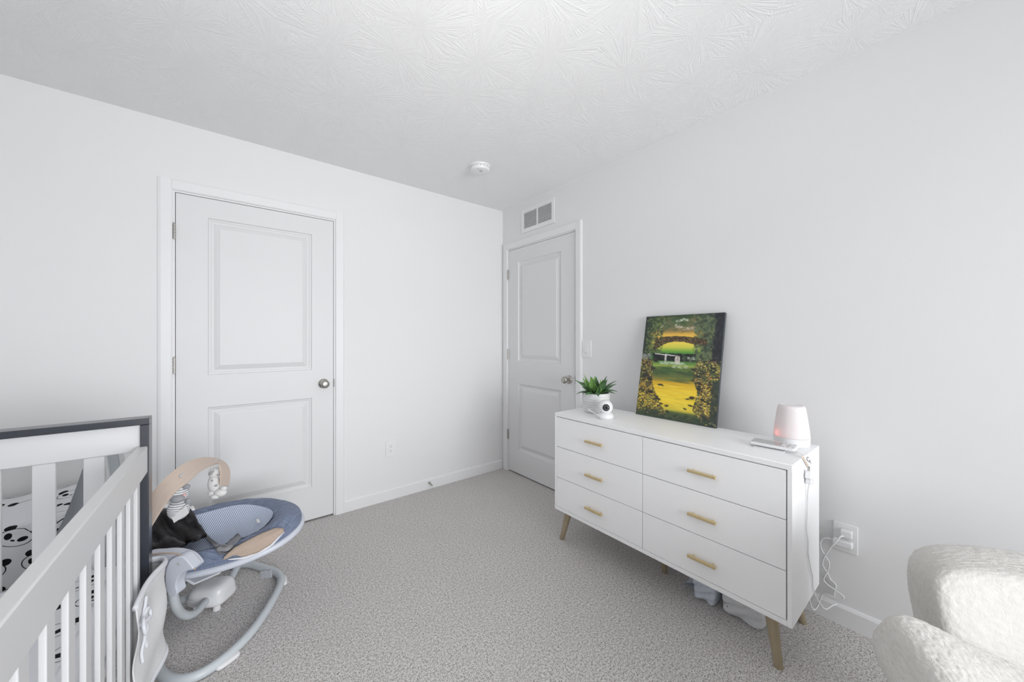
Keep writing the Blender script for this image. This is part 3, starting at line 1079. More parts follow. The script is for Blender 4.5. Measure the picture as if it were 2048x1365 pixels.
    # dark rocks
    for (u, v, ru, rv) in ((.20, .45, .05, .022), (.19, .53, .03, .014), (.24, .585, .012, .005), (.15, .635, .05, .02), (.30, .685, .045, .011), (.33, .69, .03, .006),
                           (.18, .76, .05, .02), (.29, .82, .05, .014), (.34, .86, .03, .009), (.41, .875, .035, .012), (.43, .925, .03, .011), (.27, .80, .03, .012),
                           (.70, .52, .04, .013), (.66, .545, .02, .006), (.75, .58, .05, .011), (.70, .62, .035, .008), (.78, .64, .05, .012), (.71, .775, .045, .018), (.66, .79, .03, .008),
                           (.83, .78, .03, .014), (.70, .845, .04, .010), (.64, .88, .028, .009), (.66, .93, .02, .005), (.78, .69, .03, .015), (.06, .56, .05, .014), (.10, .60, .04, .012), (.92, .50, .05, .012)):
        dab(u, v, ru, rv, (48, 46, 44), .95, un(-.1, .25), .5)
        dab(u - ru * .2, v - rv * .5, ru * .5, rv * .25, (96, 92, 80), .5)
    for k in range(14):      # the small illegible signature mark
        dab(.93 + k * .0042, .972 + .003 * math.sin(k * 2.1), .0035, .002, (170, 170, 160), .8)
    return np.clip(img, 0, 255)


CWD, CHT, CTH = .452, .602, .019
cv = thing('canvas_painting', 'painted canvas of a stone bridge over a golden stream leaning on the wall', 'painting', (-.153, -1.745, TOP))
up = Vector((.126, .004, .588)).normalized()
wax = Vector((.0, -1, 0))
wax = (wax - up * wax.dot(up)).normalized()
nrm = wax.cross(up).normalized()
if nrm.x > 0:
    nrm = -nrm
c0 = Vector((-.155, -1.744, TOP + .001)) - wax * (CWD / 2)
PF = lambda a, z, d: c0 + wax * a + up * z + nrm * d
b = MB()
b.box((0, 0, 0), (1, 1, 1)); b.v = [PF(p.x * CWD, p.y * CHT, -CTH + p.z * (CTH - .0012)) for p in b.v]
b.build('stretched_canvas', 'canvas_edge', cv, bevel=.002)
nx, ny = 170, 226
img = paint_canvas(nx, ny) / 255.0
lin = np.where(img <= .04045, img / 12.92, ((img + .055) / 1.055) ** 2.4)
b = MB()
vs = [PF(.001 + (CWD - .002) * i / (nx - 1), .001 + (CHT - .002) * (1 - j / (ny - 1)), -.0006) for j in range(ny) for i in range(nx)]
fs = [(j * nx + i, j * nx + i + 1, (j + 1) * nx + i + 1, (j + 1) * nx + i) for j in range(ny - 1) for i in range(nx - 1)]
b.add(vs, fs)
pf = b.build('painted_face', 'paint', cv, smooth=0, recalc=False)
ca = pf.data.color_attributes.new('paint', 'FLOAT_COLOR', 'POINT')
ca.data.foreach_set('color', np.concatenate([lin.reshape(-1, 3), np.ones((nx * ny, 1))], 1).astype(np.float32).ravel())

# ================================================================== POTTED PLANT
random.seed(4)
pc = Vector((-.290, -1.330, TOP))
pl = thing('potted_plant', 'bushy green succulent in a ribbed white pot on the dresser', 'plant', pc)
prof = [(.0, .0), (.060, .0), (.064, .003)]
nr = 7
for k in range(nr * 6 + 1):
    t = k / (nr * 6)
    base = .068 + .013 * math.sin(min(1, t * 1.25) * math.pi / 2) - .001 * t
    prof.append((base + .0042 * abs(math.sin(t * nr * math.pi)) ** .7, .006 + .108 * t))
prof += [(.081, .118), (.078, .120), (.073, .116), (.072, .104)]
MB().lathe(prof, pc, 40).build('pot', 'pot', pl, smooth=60)
MB().lathe([(.0, .106), (.04, .107), (.0725, .104), (.0725, .098), (.0, .098)], pc, 24).build('soil', 'soil', pl, smooth=60)


def leaf(base, az, elev, L, wd, droop, mat, twist=0.0):
    b = MB()
    d = Vector((math.cos(az), math.sin(az), 0))
    s = Vector((-math.sin(az), math.cos(az), 0))
    n = 9
    pts, e = [Vector(base)], elev
    for k in range(n):
        pts.append(pts[-1] + (d * math.cos(e) + Vector((0, 0, 1)) * math.sin(e)) * (L / n))
        e -= droop / n
    vs, fs = [], []
    for k, p in enumerate(pts):
        t = k / n
        wv = wd * (math.sin(math.pi * (t * .80 + .14)) ** .7) * (1 - t ** 4) * .5 + .0006
        tn = (pts[min(k + 1, n)] - pts[max(k - 1, 0)]).normalized()
        s2 = (s * math.cos(twist * t) + tn.cross(s) * math.sin(twist * t))
        nn = s2.cross(tn).normalized()
        vs += [p + s2 * wv + nn * wv * .45, p, p - s2 * wv + nn * wv * .45, p - nn * .0016]
    for k in range(n):
        o = k * 4
        fs += [(o, o + 1, o + 5, o + 4), (o + 1, o + 2, o + 6, o + 5), (o + 2, o + 3, o + 7, o + 6), (o + 3, o, o + 4, o + 7)]
    fs += [(0, 3, 2, 1), (4 * n, 4 * n + 1, 4 * n + 2, 4 * n + 3)]
    b.add(vs, fs)
    b.build('leaf', mat, pl, smooth=60)


for ring, (cnt, el, L, wd, dp) in enumerate(((8, .85, .125, .040, 1.45), (9, 1.10, .140, .046, 1.05), (7, 1.28, .135, .052, .55), (4, 1.45, .110, .050, .3))):
    for k in range(cnt):
        az = 2 * math.pi * (k + .5 * ring) / cnt + random.uniform(-.25, .25)
        leaf(pc + Vector((.016 * math.cos(az), .016 * math.sin(az), .104)), az, el + random.uniform(-.15, .15), L * random.uniform(.85, 1.12),
             wd * random.uniform(.85, 1.1), dp * random.uniform(.6, 1.3), 'leaf_light' if (ring >= 2 and random.random() < .75) else 'leaf_dark', random.uniform(-.5, .5))

# ================================================================== BABY MONITOR CAMERA
mc = Vector((-.392, -1.478, TOP))
bc = thing('baby_camera', 'round white swivel camera with a black lens in front of the plant pot', 'camera', mc)
MB().lathe([(.0, 0), (.042, 0), (.046, .004), (.046, .012), (.043, .024), (.034, .033), (.022, .036), (.0, .036)], mc, 36).build('base', 'plastic', bc, smooth=60)
MB().lathe([(.0455, .0055), (.0464, .0060), (.0464, .0075), (.0455, .0080)], mc, 36).build('base_seam', 'button', bc, smooth=60)
hc = mc + Vector((0, 0, .064))
hd = MB().ball(hc, .041, .041, .041, 12).build('head', 'plastic', bc, smooth=180)
ld = (CAM - hc).normalized()
ld = (ld + Vector((SY * 0 + CY * .10, -SY * .10, -.10))).normalized()
cap = [(.0, .0432), (.008, .0430), (.0135, .0420), (.0185, .0392), (.0195, .0375)]
lens = MB().lathe(cap[::-1], hc, 28, ld).build('lens', 'lens', hd, smooth=60)
MB().lathe([(.0088, .0428), (.0095, .0438), (.0125, .0432), (.0130, .0420)], hc, 28, ld).build('lens_ring', 'lens_ring', hd, smooth=60)
a0 = at(1199, 832, 2.03); a1 = at(1187, 826, 2.05); a2 = at(1177, 819, 2.07)
MB().tube(spline([a0, a1, a2], 5), [.0020] * 8 + [.0024, .0028, .0024], 10).build('antenna', 'plastic', bc, smooth=60)

# ================================================================== NIGHT LIGHT
nc = Vector((-.186, -2.288, TOP))
nl_ = thing('night_light', 'tapered white night light glowing pink at the end of the dresser', 'lamp', nc)
MB().lathe([(.0, 0), (.058, 0), (.0625, .004), (.0635, .012), (.0640, .034), (.0625, .0355), (.0, .0355)], nc, 44).build('base', 'plastic', nl_, smooth=40)
sh = MB().lathe([(.0625, .0360), (.0640, .0375), (.0605, .075), (.0545, .120), (.0495, .155), (.0475, .163), (.0440, .167), (.0380, .1682), (.0370, .1660), (.0, .1660)], nc, 44).build('lamp_shade', 'shade', nl_, smooth=40)
MB().lathe([(.0, .1664), (.0345, .1664), (.0345, .1672), (.0, .1674)], nc, 44).build('top_cap', 'plastic', sh, smooth=30)
pd = bpy.data.lights.new('night_light_glow', 'POINT')
pd.energy = .055
pd.color = (1.0, .16, .12)
pd.shadow_soft_size = .008
po = bpy.data.objects.new('night_light_glow', pd)
COL.objects.link(po)
po.location = nc + Vector((-.038, .032, .050))
po.parent = nl_
po.matrix_parent_inverse = world_matrix(nl_).inverted()

# ================================================================== MONITOR DISPLAY UNIT
mo = Vector((-.316, -2.258, TOP))
md = thing('monitor_display', 'white baby monitor with a grey screen lying before the night light', 'monitor', mo)
rz = Matrix.Rotation(R(3), 3, 'Z') @ Matrix.Rotation(R(-4.0), 3, 'Y')
MF = lambda a, c, z: mo + rz @ Vector((c, -a, 0)) + Vector((0, 0, z))       # a along the front edge, c towards the wall
ms = MB().prism(rrect(.156, .070, .010, 5), lambda a, c, t: MF(a, c, t), .011, .022).build('housing', 'plastic', md, bevel=.003, seg=3)
MB().prism(rrect(.102, .052, .003, 3), lambda a, c, t: MF(a - .020, c, t), .0221, .0226).build('screen', 'screen', ms, smooth=0)
for k, (a, c, r) in enumerate(((.053, 0, .0075), (.053, .019, .0042), (.053, -.019, .0042), (.039, .021, .0035), (.039, -.021, .0035), (.068, .014, .0035), (.068, -.014, .0035))):
    MB().prism([(r * math.cos(2 * math.pi * i / 16), r * math.sin(2 * math.pi * i / 16)) for i in range(16)], lambda x, y, t: MF(a + x, c + y, t), .0221, .0236).build('button', 'button', ms, smooth=40)
MB().prism(rrect(.108, .062, .006, 3), lambda a, c, t: MF(a - .008, c - .008, t), .0022, .0062).prism(rrect(.09, .03, .004, 3), lambda a, c, t: MF(a, c, t), .0060, .0112).build('flip_stand', 'plastic', md, bevel=.001)

# hang tag on a cord, lying over the edge of the dresser
tg = thing('hang_tag', 'small white card tag with grey print hanging over the dresser edge', 'tag', (-.34, -2.372, .76))
sy = DY1 - .0035
TL, TR, BR, BL = Vector((-.398, sy, .792)), Vector((-.318, sy - .004, .785)), Vector((-.236, sy - .003, .722)), Vector((-.312, sy, .730))


def TF(u, v, d=0.0):
    return (TL * (1 - u) + TR * u) * (1 - v) + (BL * (1 - u) + BR * u) * v + Vector((0, -d, 0))


tb = MB().grid(lambda u, v: TF(u, v, 0), 4, 4)
for k in range(4):
    q = [(0, 0), (1, 0), (1, 1), (0, 1)]
    (u0, v0), (u1, v1) = q[k], q[(k + 1) % 4]
    tb.add([TF(u0, v0, 0), TF(u1, v1, 0), TF(u1, v1, .0008), TF(u0, v0, .0008)], [(0, 1, 2, 3)])
tb.add([TF(0, 0, .0008), TF(1, 0, .0008), TF(1, 1, .0008), TF(0, 1, .0008)], [(0, 1, 2, 3)])
tcard = tb.build('card', 'paper', tg, smooth=0)
pr = MB()
for (u0, v0, u1, v1) in ((.04, 0, .13, 1),):
    pr.add([TF(u0, v0, .0011), TF(u1, v0, .0011), TF(u1, v1, .0011), TF(u0, v1, .0011)], [(0, 1, 2, 3)])
pr.build('tan_stripe', 'tan_edge', tcard, smooth=0)
pr = MB()
pr.add([TF(.14, .05, .0011), TF(.18, .05, .0011), TF(.18, 1, .0011), TF(.14, 1, .0011)], [(0, 1, 2, 3)])
arc = [(.58 + .18 * math.cos(R(t)), .36 + .18 * math.sin(R(t))) for t in range(20, 330, 15)]
pr.tube([TF(u, v, .0012) for u, v in arc], .0017, 5)
arc = [(.60 + .13 * math.cos(R(t)), .66 + .08 * math.sin(R(t))) for t in range(-160, 100, 20)]
pr.tube([TF(u, v, .0012) for u, v in arc], .0012, 5)
pr.build('print', 'ink', tcard, smooth=0)
sp_ = spline([(-.345, -2.331, TOP + .010), (-.350, -2.345, TOP + .013), (-.352, -2.360, TOP + .010), (-.356, sy - .001, TOP + .002), TF(.40, .06, .001)], 6)
MB().tube(sp_, .0013, 6).build('string', 'cord', tg, smooth=60)

# white cord hanging down the end of the dresser
cd = thing('charging_cable', 'white cable with a plug hanging down the end panel of the dresser', 'cord', (-.34, -2.38, .70))
s0 = DY1 - .001
b = MB()
b.obox((-.345, s0 - .013, .712), (.012, 0, -.005), (0, .010, 0), (.005, 0, .015))
b.obox((-.332, s0 - .012, .688), (.016, 0, -.004), (0, .010, 0), (.003, 0, .012))
b.build('plug', 'plastic', cd, bevel=.004, seg=3)
b = MB()
for s in (-.004, .004):
    b.obox((-.350 + s, s0 - .013, .738), (.0012, 0, 0), (0, .003, 0), (.001, 0, .007))
b.build('prongs', 'nickel', cd, smooth=0)
cpts = [(-.333, s0 - .012, .680), (-.326, s0 - .006, .640), (-.322, s0 - .004, .600), (-.332, s0 - .005, .56), (-.337, s0 - .0035, .500), (-.326, s0 - .006, .45), (-.318, s0 - .004, .41),
        (-.302, s0 - .0035, .371), (-.285, s0 - .006, .325), (-.25, s0 - .004, .281), (-.236, s0 - .0035, .228), (-.20, s0 - .010, .170), (-.13, s0 - .02, .105), (-.060, s0 - .03, .092), (-.024, s0 - .040, .089)]
MB().tube(spline(cpts, 6), .0024, 7).build('cable', 'cord', cd, smooth=60)

# chargers in the outlet with their cables
ch = thing('charger', 'small white charger cube in the upper socket beside the dresser', 'charger', OUT(.008, .008, .028))
b = MB().prism(rrect(.038, .030, .004, 3), lambda a, z, t: OUT(.006 + a, t, .026 + z), .0076, .034)
b.build('charger_body', 'plastic', ch, bevel=.004, seg=3)
w_ = lambda px, py, x: on(px, py, 'x', x)
pts = [OUT(-.002, .030, .014), w_(1681, 1074, -.045), w_(1670, 1087, -.05), w_(1658, 1100, -.045), w_(1648, 1116, -.035), w_(1645, 1129, -.03), w_(1650, 1140, -.025), w_(1656, 1149, -.012), w_(1661, 1160, -.006),
       w_(1668, 1166, -.006), w_(1672, 1173, -.006), w_(1669, 1183, -.006), w_(1668, 1192, -.006)]
MB().tube(spline(pts, 6), .0030, 8).build('cable', 'cord', ch, smooth=60)
ch = thing('power_adapter', 'flat white power adapter in the lower socket beside the dresser', 'adapter', OUT(0, .008, -.02))
b = MB().prism(rrect(.066, .028, .008, 4), lambda a, z, t: OUT(-.006 + a, t, -.018 + z), .0076, .036)
b.build('adapter_body', 'plastic', ch, bevel=.005, seg=3)
pts = [w_(1664, 1080, -.028), w_(1655, 1077, -.03), w_(1646, 1078, -.03), w_(1641, 1086, -.03), w_(1642, 1098, -.03), w_(1650, 1112, -.03), w_(1658, 1125, -.025), w_(1658, 1134, -.025), w_(1655, 1143, -.02),
       w_(1650, 1152, -.02), w_(1647, 1160, -.02), w_(1654, 1169, -.02), w_(1666, 1178, -.02), w_(1678, 1186, -.02), w_(1687, 1194, -.02), w_(1685, 1199, -.02), w_(1674, 1198, -.02), w_(1662, 1193, -.02), w_(1651, 1189, -.02),
       w_(1644, 1191, -.022), w_(1641, 1199, -.024), w_(1636, 1211, -.03), w_(1630, 1220, -.04), w_(1624, 1216, -.05), w_(1620, 1206, -.06), w_(1619, 1196, -.07)]
MB().tube(spline(pts, 6), .0030, 8).build('cable', 'cord', ch, smooth=60)

# ================================================================== PACKAGES UNDER THE DRESSER


def package(name, label, lo, hi, mat, seedv, group, crimp):
    random.seed(seedv)
    root = thing(name, label, 'bag', ((lo[0] + hi[0]) / 2, (lo[1] + hi[1]) / 2, 0), 0, group)
    c = (Vector(lo) + Vector(hi)) / 2
    h = (Vector(hi) - Vector(lo)) / 2
    ph = [random.uniform(0, 6) for _ in range(6)]

    def fn(x, y, z):
        wob = 1 + .05 * math.sin(5 * y + ph[0] + 3 * z) + .04 * math.sin(7 * x + ph[1]) + .03 * math.sin(11 * z + 4 * y + ph[2])
        top = (1 - .18 * max(0, z) * (.5 + .5 * math.sin(2.3 * y + ph[3])))
        return Vector((c.x + h.x * x * wob, c.y + h.y * y * (1 - .06 * z * z), max(.0, c.z + h.z * z * top)))
    b = MB().soft(fn, .20, 20)
    body = b.build('wrapper', mat, root, smooth=50)
    if crimp:
        yl = hi[1]
        b = MB()
        pts = []
        for k in range(13):
            t = k / 12
            pts.append((t, .5 + .10 * math.sin(9 * t + ph[4])))
        vs = []
        for t, zc in pts:
            x = lo[0] + (hi[0] - lo[0]) * t
            vs += [(x, yl - .004, hi[2] * zc + .012), (x, yl - .004, hi[2] * zc - .012), (x - .012, yl + .030, hi[2] * zc - .004), (x - .012, yl + .030, hi[2] * zc + .001)]
        fs = []
        for k in range(12):
            o = 4 * k
            fs += [(o, o + 4, o + 7, o + 3), (o + 1, o + 2, o + 6, o + 5), (o + 3, o + 7, o + 6, o + 2)]
        b.add(vs, fs)
        b.build('crimped_end', mat, root, smooth=40)
    return root, body


bags = 'plastic packages under the dresser'
r1_, b1_ = package('plastic_package', 'crumpled bluish white plastic package under the dresser, left of the other', (-.335, -2.040, 0), (-.09, -1.935, .115), 'bag_blue', 3, bags, True)
r2_, b2_ = package('plastic_package', 'larger white plastic package under the dresser behind its right front leg', (-.335, -2.228, 0), (-.09, -2.060, .150), 'bag', 8, bags, False)
b = MB()
for k, (y0, wv) in enumerate(((-2.148, .004), (-2.156, .004), (-2.164, .004))):
    b.obox((-.3425, y0, .108), (.0006, 0, 0), (0, .0019, 0), (0, 0, .009))
b.obox((-.3425, -2.156, .117), (.0006, 0, 0), (0, .009, 0), (0, 0, .0012)); b.obox((-.3425, -2.156, .099), (.0006, 0, 0), (0, .009, 0), (0, 0, .0012))
b.build('print', 'ink', b2_, smooth=0)
b = MB()
b.obox((-.330, -2.080, .045), (.0008, 0, 0), (0, .0022, .0012), (0, 0, .0016)); b.obox((-.330, -2.089, .036), (.0008, 0, 0), (0, .002, .0012), (0, 0, .0018))
b.build('print', 'ink', b2_, smooth=0)
b = MB()
b.obox((-.334, -1.978, .068), (.0008, 0, 0), (0, .0048, -.0012), (0, 0, .0024))
b.build('print', 'ink', b1_, smooth=0)

# ================================================================== CRIB
CROT = R(-1.5)
CO = Vector((-2.281, -.972, 0))
cm = Matrix.Rotation(CROT, 4, 'Z')
CRX = lambda x, y, z: CO + (cm @ Vector((x, y, z)))
crib = thing('crib', 'white slatted crib with dark navy frame ends and panda print mattress', 'crib', CO, CROT)
CWID, CLEN, CH = .76, 1.40, .965


def cbox(lo, hi):
    b = MB().box(lo, hi)
    b.v = [CRX(*p) for p in b.v]
    return b


for ends, ys in enumerate(((-.060, 0.0), (-CLEN, -CLEN + .060))):
    y0, y1 = ys
    cbox((-CWID, y0, CH - .0215), (0, y1, CH)).build('top_bar', 'navy', crib, bevel=.002)
    for x0, x1 in ((-.0215, 0), (-CWID, -CWID + .0215)):
        cbox((x0, y0, 0), (x1, y1, CH - .0219)).build('post', 'navy', crib, bevel=.002)
    yr0, yr1 = (y0 + .016, y0 + .036) if ends == 0 else (y1 - .036, y1 - .016)
    er = cbox((-CWID + .022, yr0, .853), (-.022, yr1, CH - .022)).build('end_rail', 'crib_white', crib, bevel=.002)
    cbox((-CWID + .022, yr0, .16), (-.022, yr1, .235)).build('end_rail', 'crib_white', crib, bevel=.002)
    for x0, x1 in ((-.040, -.022), (-CWID + .022, -CWID + .040)):
        cbox((x0, yr0 + .001, .2355), (x1, yr1 - .001, .8525)).build('end_stile', 'crib_white', crib, bevel=.001)
    x = -.105
    while x - .047 > -CWID + .06:
        cbox((x - .0465, yr0 + .004, .2355), (x, yr1 - .004, .8525)).build('end_slat', 'crib_white', crib, bevel=.0025)
        x -= .1023
for x0, x1 in ((-.030, -.003), (-CWID + .003, -CWID + .030)):
    cbox((x0, -CLEN + .061, .783), (x1, -.061, .872)).build('side_rail', 'crib_white', crib, bevel=.003)
    cbox((x0, -CLEN + .061, .150), (x1, -.061, .225)).build('side_rail', 'crib_white', crib, bevel=.003)
    y = -.128
    while y > -CLEN + .08:
        cbox((x0 + .0085, y - .036, .2255), (x0 + .0185, y, .7825)).build('side_slat', 'crib_white', crib, bevel=.002)
        y -= .0975
cbox((-CWID + .034, -CLEN + .062, .36), (-.034, -.062, .385)).build('mattress_support', 'crib_white', crib, smooth=0)

# mattress with its printed sheet lies in the crib
mt = thing('crib_mattress', 'crib mattress in a white fitted sheet printed with panda faces', 'mattress', CRX(-CWID / 2, -CLEN / 2, .386))
b = MB()
hx, hy, hz = (CWID - .075) / 2, (CLEN - .13) / 2, .066
b.soft(lambda x, y, z: CRX(-CWID / 2 + hx * x, -CLEN / 2 + hy * y, .4525 + hz * z), .16, 22)
b.build('mattress_core', 'sheet', mt, smooth=60)
b = MB()
b.grid(lambda u, v: CRX(-CWID / 2 + (hx - .035) * (2 * u - 1), -CLEN / 2 + (hy - .06) * (2 * v - 1), .5192 + .002 * math.sin(9 * u + 5 * v)), 16, 30, lambda u, v: (u * .62, v * 1.2))
b.build('printed_sheet', 'panda', mt, smooth=60)

# mesh liner wrapped around the corner of the crib, tied with a bow
ln = thing('crib_liner', 'white mesh crib liner tied around the corner post of the crib', 'crib liner', CRX(0, -.1, .13))
plan = spline([(-.16, .010, 0), (-.07, .020, 0), (.012, .022, 0), (.036, -.015, 0), (.034, -.060, 0), (.020, -.120, 0), (.009, -.190, 0), (.005, -.250, 0), (.003, -.285, 0)], 5)
NP_ = len(plan) - 1


def lin(u, v):
    p = plan[min(NP_, int(round(u * NP_)))]
    tz = .455 - .010 * math.sin(u * 6) - .02 * max(0, u - .7)
    bz = .130 + .008 * math.sin(u * 5 + 1)
    z = bz + (tz - bz) * v
    bulge = .007 * math.sin(v * 9 + u * 7) * (.3 + math.sin(math.pi * v)) - .014 * math.sin(math.pi * v) * (u > .25) * (1 - u)
    q = Vector((p.x, p.y, z))
    d = Vector((.8, .2 if u < .4 else 0, 0))
    return CRX(*(q + d * bulge))


b = MB().grid(lin, NP_, 18)
lm = b.build('mesh_panel', 'mesh', ln, smooth=180)
lm.modifiers.new('thickness', 'SOLIDIFY').thickness = .003
for v in (0.0, 1.0):
    MB().tube([lin(k / NP_, v) for k in range(NP_ + 1)], .007, 8, flat=1.6).build('hem_band', 'sheet', ln, smooth=180)
bowc = CRX(.013, -.275, .400)
bow = MB()
ex, ey = (cm @ Vector((1, 0, 0))), (cm @ Vector((0, 1, 0)))
for s in (-1, 1):
    loop = [bowc, bowc + ey * (.022 * s) + ex * .008 + Vector((0, 0, .022)), bowc + ey * (.044 * s) + ex * .012 + Vector((0, 0, .012)), bowc + ey * (.040 * s) + ex * .014 + Vector((0, 0, -.008)), bowc + ey * (.018 * s) + ex * .008 + Vector((0, 0, -.006)), bowc]
    bow.tube(spline(loop, 5), .0045, 6, flat=1.8)
    bow.tube(spline([bowc, bowc + ey * (.02 * s) + ex * .010 + Vector((0, 0, -.025)), bowc + ey * (.028 * s - .01) + ex * .006 + Vector((0, 0, -.060)), bowc + ey * (.034 * s - .015) + ex * .010 + Vector((0, 0, -.085))], 5), .004, 6, flat=1.8)
bow.ball(bowc + ex * .004, .009, n=6)
bow.tube(spline([bowc, bowc + ey * .03 + ex * .004 + Vector((0, 0, .03)), bowc + ey * .05 + ex * .004 + Vector((0, 0, .050))], 5), .004, 6, flat=1.5)
bow.build('tie_bow', 'sheet', ln, smooth=180)

# ================================================================== BASSINET BEHIND THE CRIB
BX0, BX1, BY0, BY1 = -3.12, -2.47, -.56, -.13
bs = thing('bassinet', 'bassinet draped in a panda print cover behind the end of the crib', 'bassinet', ((BX0 + BX1) / 2, (BY0 + BY1) / 2, 0))
for x in (BX0 + .05, BX1 - .05):
    for y in (BY0 + .05, BY1 - .05):
        MB().tube([(x, y, 0), (x, y, .30)], .016, 12).build('leg', 'crib_white', bs)
b = MB()
b.soft(lambda x, y, z: Vector(((BX0 + BX1) / 2 + (BX1 - BX0) / 2 * x, (BY0 + BY1) / 2 + (BY1 - BY0) / 2 * y, .405 + .115 * z)), .22, 14)
b.build('basket', 'sheet', bs, smooth=60)


def drape(u, v):
    # v: 0 hem in front .. 0.45 edge .. 1 back
    x = BX0 + .01 + (BX1 - BX0 - .02) * u
    wob = .006 * math.sin(14 * u + 4 * v) + .004 * math.sin(23 * u + 2)
    if v < .45:
        t = v / .45
        return Vector((x, BY0 - .016 - wob - .05 * (1 - t), .26 + .275 * t))
    t = (v - .45) / .55
    return Vector((x, BY0 - .012 + (BY1 - BY0 + .02) * t, .536 - .022 * math.sin(t * math.pi) + .018 * math.exp(-((t - .04) / .05) ** 2) + wob))


b = MB().grid(drape, 30, 40, lambda u, v: (u * .64, v * .68))
dm = b.build('printed_cover', 'panda', bs, smooth=180)
dm.modifiers.new('thickness', 'SOLIDIFY').thickness = .003
# grey side strap and the white upright with its mesh window
p0, p1 = at(182, 930, 1.425), at(106, 1096, 1.330)
sv = (p1 - p0); side = Vector((.030, -.012, .018))
b = MB()
for k in range(9):
    t = k / 8
    c = p0 + sv * t + Vector((0, 0, -.035 * math.sin(math.pi * t)))
    b.v += [c + side * .8, c - side * .8, c - side * .8 + Vector((0, .008, 0)), c + side * .8 + Vector((0, .008, 0))]
for k in range(8):
    o = 4 * k
    for i in range(4):
        b.f.append([o + i, o + (i + 1) % 4, o + 4 + (i + 1) % 4, o + 4 + i])
b.f += [[0, 1, 2, 3], [32, 35, 34, 33]]
b.build('side_strap', 'grey_fabric', bs, smooth=60)
u0 = at(231, 927, 1.675)
ux, uz = Vector((.78, -.626, 0)), Vector((-.10, .05, 1)).normalized()
un_ = ux.cross(uz).normalized()
UF = lambda a, z, t: u0 + ux * a + uz * z + un_ * t
b = MB()
for lo, hi in (((-.062, -.30), (-.028, .080)), ((.030, -.30), (.062, .080)), ((-.062, .078), (.062, .100))):
    b.prism([(lo[0], lo[1]), (hi[0], lo[1]), (hi[0], hi[1]), (lo[0], hi[1])], UF, -.012, .012)
b.build('upright_frame', 'crib_white', bs, bevel=.004)
MB().prism([(-.028, -.30), (.030, -.30), (.030, .078), (-.028, .078)], UF, -.003, .003).build('mesh_window', 'pale_grey_fabric', bs, smooth=0)

# ================================================================== BABY BOUNCER
SC = Vector((-2.100, -.625, .378))
SA = Vector((.2750, -.2220, .036))
SB = Vector((.1310, .1630, .040))
det = SA.x * SB.y - SA.y * SB.x


def bowl_h(r):
    if r < .68:
        return -.075 * (1 - (r / .68) ** 2) - .004
    t = (r - .68) / .32
    return -.004 + .024 * math.sin(math.pi * min(1, t * .95)) - .018 * t * t


OX, OY = -.10, -.36           # the hollow of the seat sits nearer the front rim


def rad(a, b):
    px, py = a - OX, b - OY
    po, oo = px * OX + py * OY, OX * OX + OY * OY
    return (po + math.sqrt(max(0, po * po + (1 - oo) * (px * px + py * py)))) / (1 - oo)


def seat(a, b, lift=0.0):
    r = rad(a, b)
    return SC + SA * a + SB * b + Vector((0, 0, bowl_h(r) + lift))


def hit(px, py, lift=0.0):
    """point of the seat surface seen at a pixel, lifted off it"""
    rd = ray(px, py)
    last = None
    d = 1.1
    while d < 2.2:
        p = CAM + rd * d
        x, y = p.x - SC.x, p.y - SC.y
        a, b = (x * SB.y - y * SB.x) / det, (SA.x * y - SA.y * x) / det
        r = rad(a, b)
        if r < 1.05 and p.z <= SC.z + SA.z * a + SB.z * b + bowl_h(r) + lift:
            return p
        d += .003
    # outside the bowl: plane of the rim
    n = SA.cross(SB).normalized()
    return CAM + rd * ((SC + Vector((0, 0, lift)) - CAM).dot(n) / rd.dot(n))


bo = thing('baby_bouncer', 'blue baby bouncer with a wooden toy arch and pale grey tube base', 'bouncer', (SC.x, SC.y, 0))
NS = 72


def seat_ring(r0, r1, n, name, mat, extra=None, uvs=True):
    b = MB()
    vs, uv, fs = [], [], []
    rs = [r0 + (r1 - r0) * k / n for k in range(n + 1)]
    for r in rs:
        for k in range(NS):
            th = 2 * math.pi * k / NS
            a, c = OX * (1 - r) + r * math.cos(th), OY * (1 - r) + r * math.sin(th)
            lift = extra(r, th) if extra else 0
            vs.append(seat(a, c, lift))
            uv.append((a * .375, c * .23))
    for i in range(n):
        for k in range(NS):
            k2 = (k + 1) % NS
            fs.append((i * NS + k, i * NS + k2, (i + 1) * NS + k2, (i + 1) * NS + k))
    b.add(vs, fs, uv)
    return b.build(name, mat, bo, smooth=180, recalc=False)


ln_ = seat_ring(.02, .715, 14, 'striped_liner', 'stripe', lambda r, th: .006 + .005 * math.sin(5 * th + 9 * r) * r)
rim = seat_ring(.66, 1.0, 10, 'padded_rim', 'chambray', lambda r, th: .003 * math.sin(17 * th) * (r - .66) + .003 * math.sin(29 * th + 8 * r) * (r > .7) * (1 - r) * 3)
# outer wall of the rim and the sling below
b = MB()
vs, uv, fs = [], [], []
for (r, dz) in ((1.0, 0), (1.012, -.010), (1.012, -.030), (.985, -.048), (.80, -.075), (.5, -.105), (.15, -.115)):
    for k in range(NS):
        th = 2 * math.pi * k / NS
        p = SC + SA * (r * math.cos(th)) + SB * (r * math.sin(th)) + Vector((0, 0, bowl_h(1.0) + dz))
        vs.append(p); uv.append((th * .3, dz))
for i in range(6):
    for k in range(NS):
        k2 = (k + 1) % NS
        fs.append((i * NS + k, i * NS + k2, (i + 1) * NS + k2, (i + 1) * NS + k))
fs.append(tuple(6 * NS + k for k in range(NS)))
b.add(vs, fs, uv)
b.build('outer_cover', 'chambray', bo, smooth=180)
pts = [SC + SA * (1.01 * math.cos(2 * math.pi * k / 64)) + SB * (1.01 * math.sin(2 * math.pi * k / 64)) + Vector((0, 0, bowl_h(1.0) - .036)) for k in range(64)]
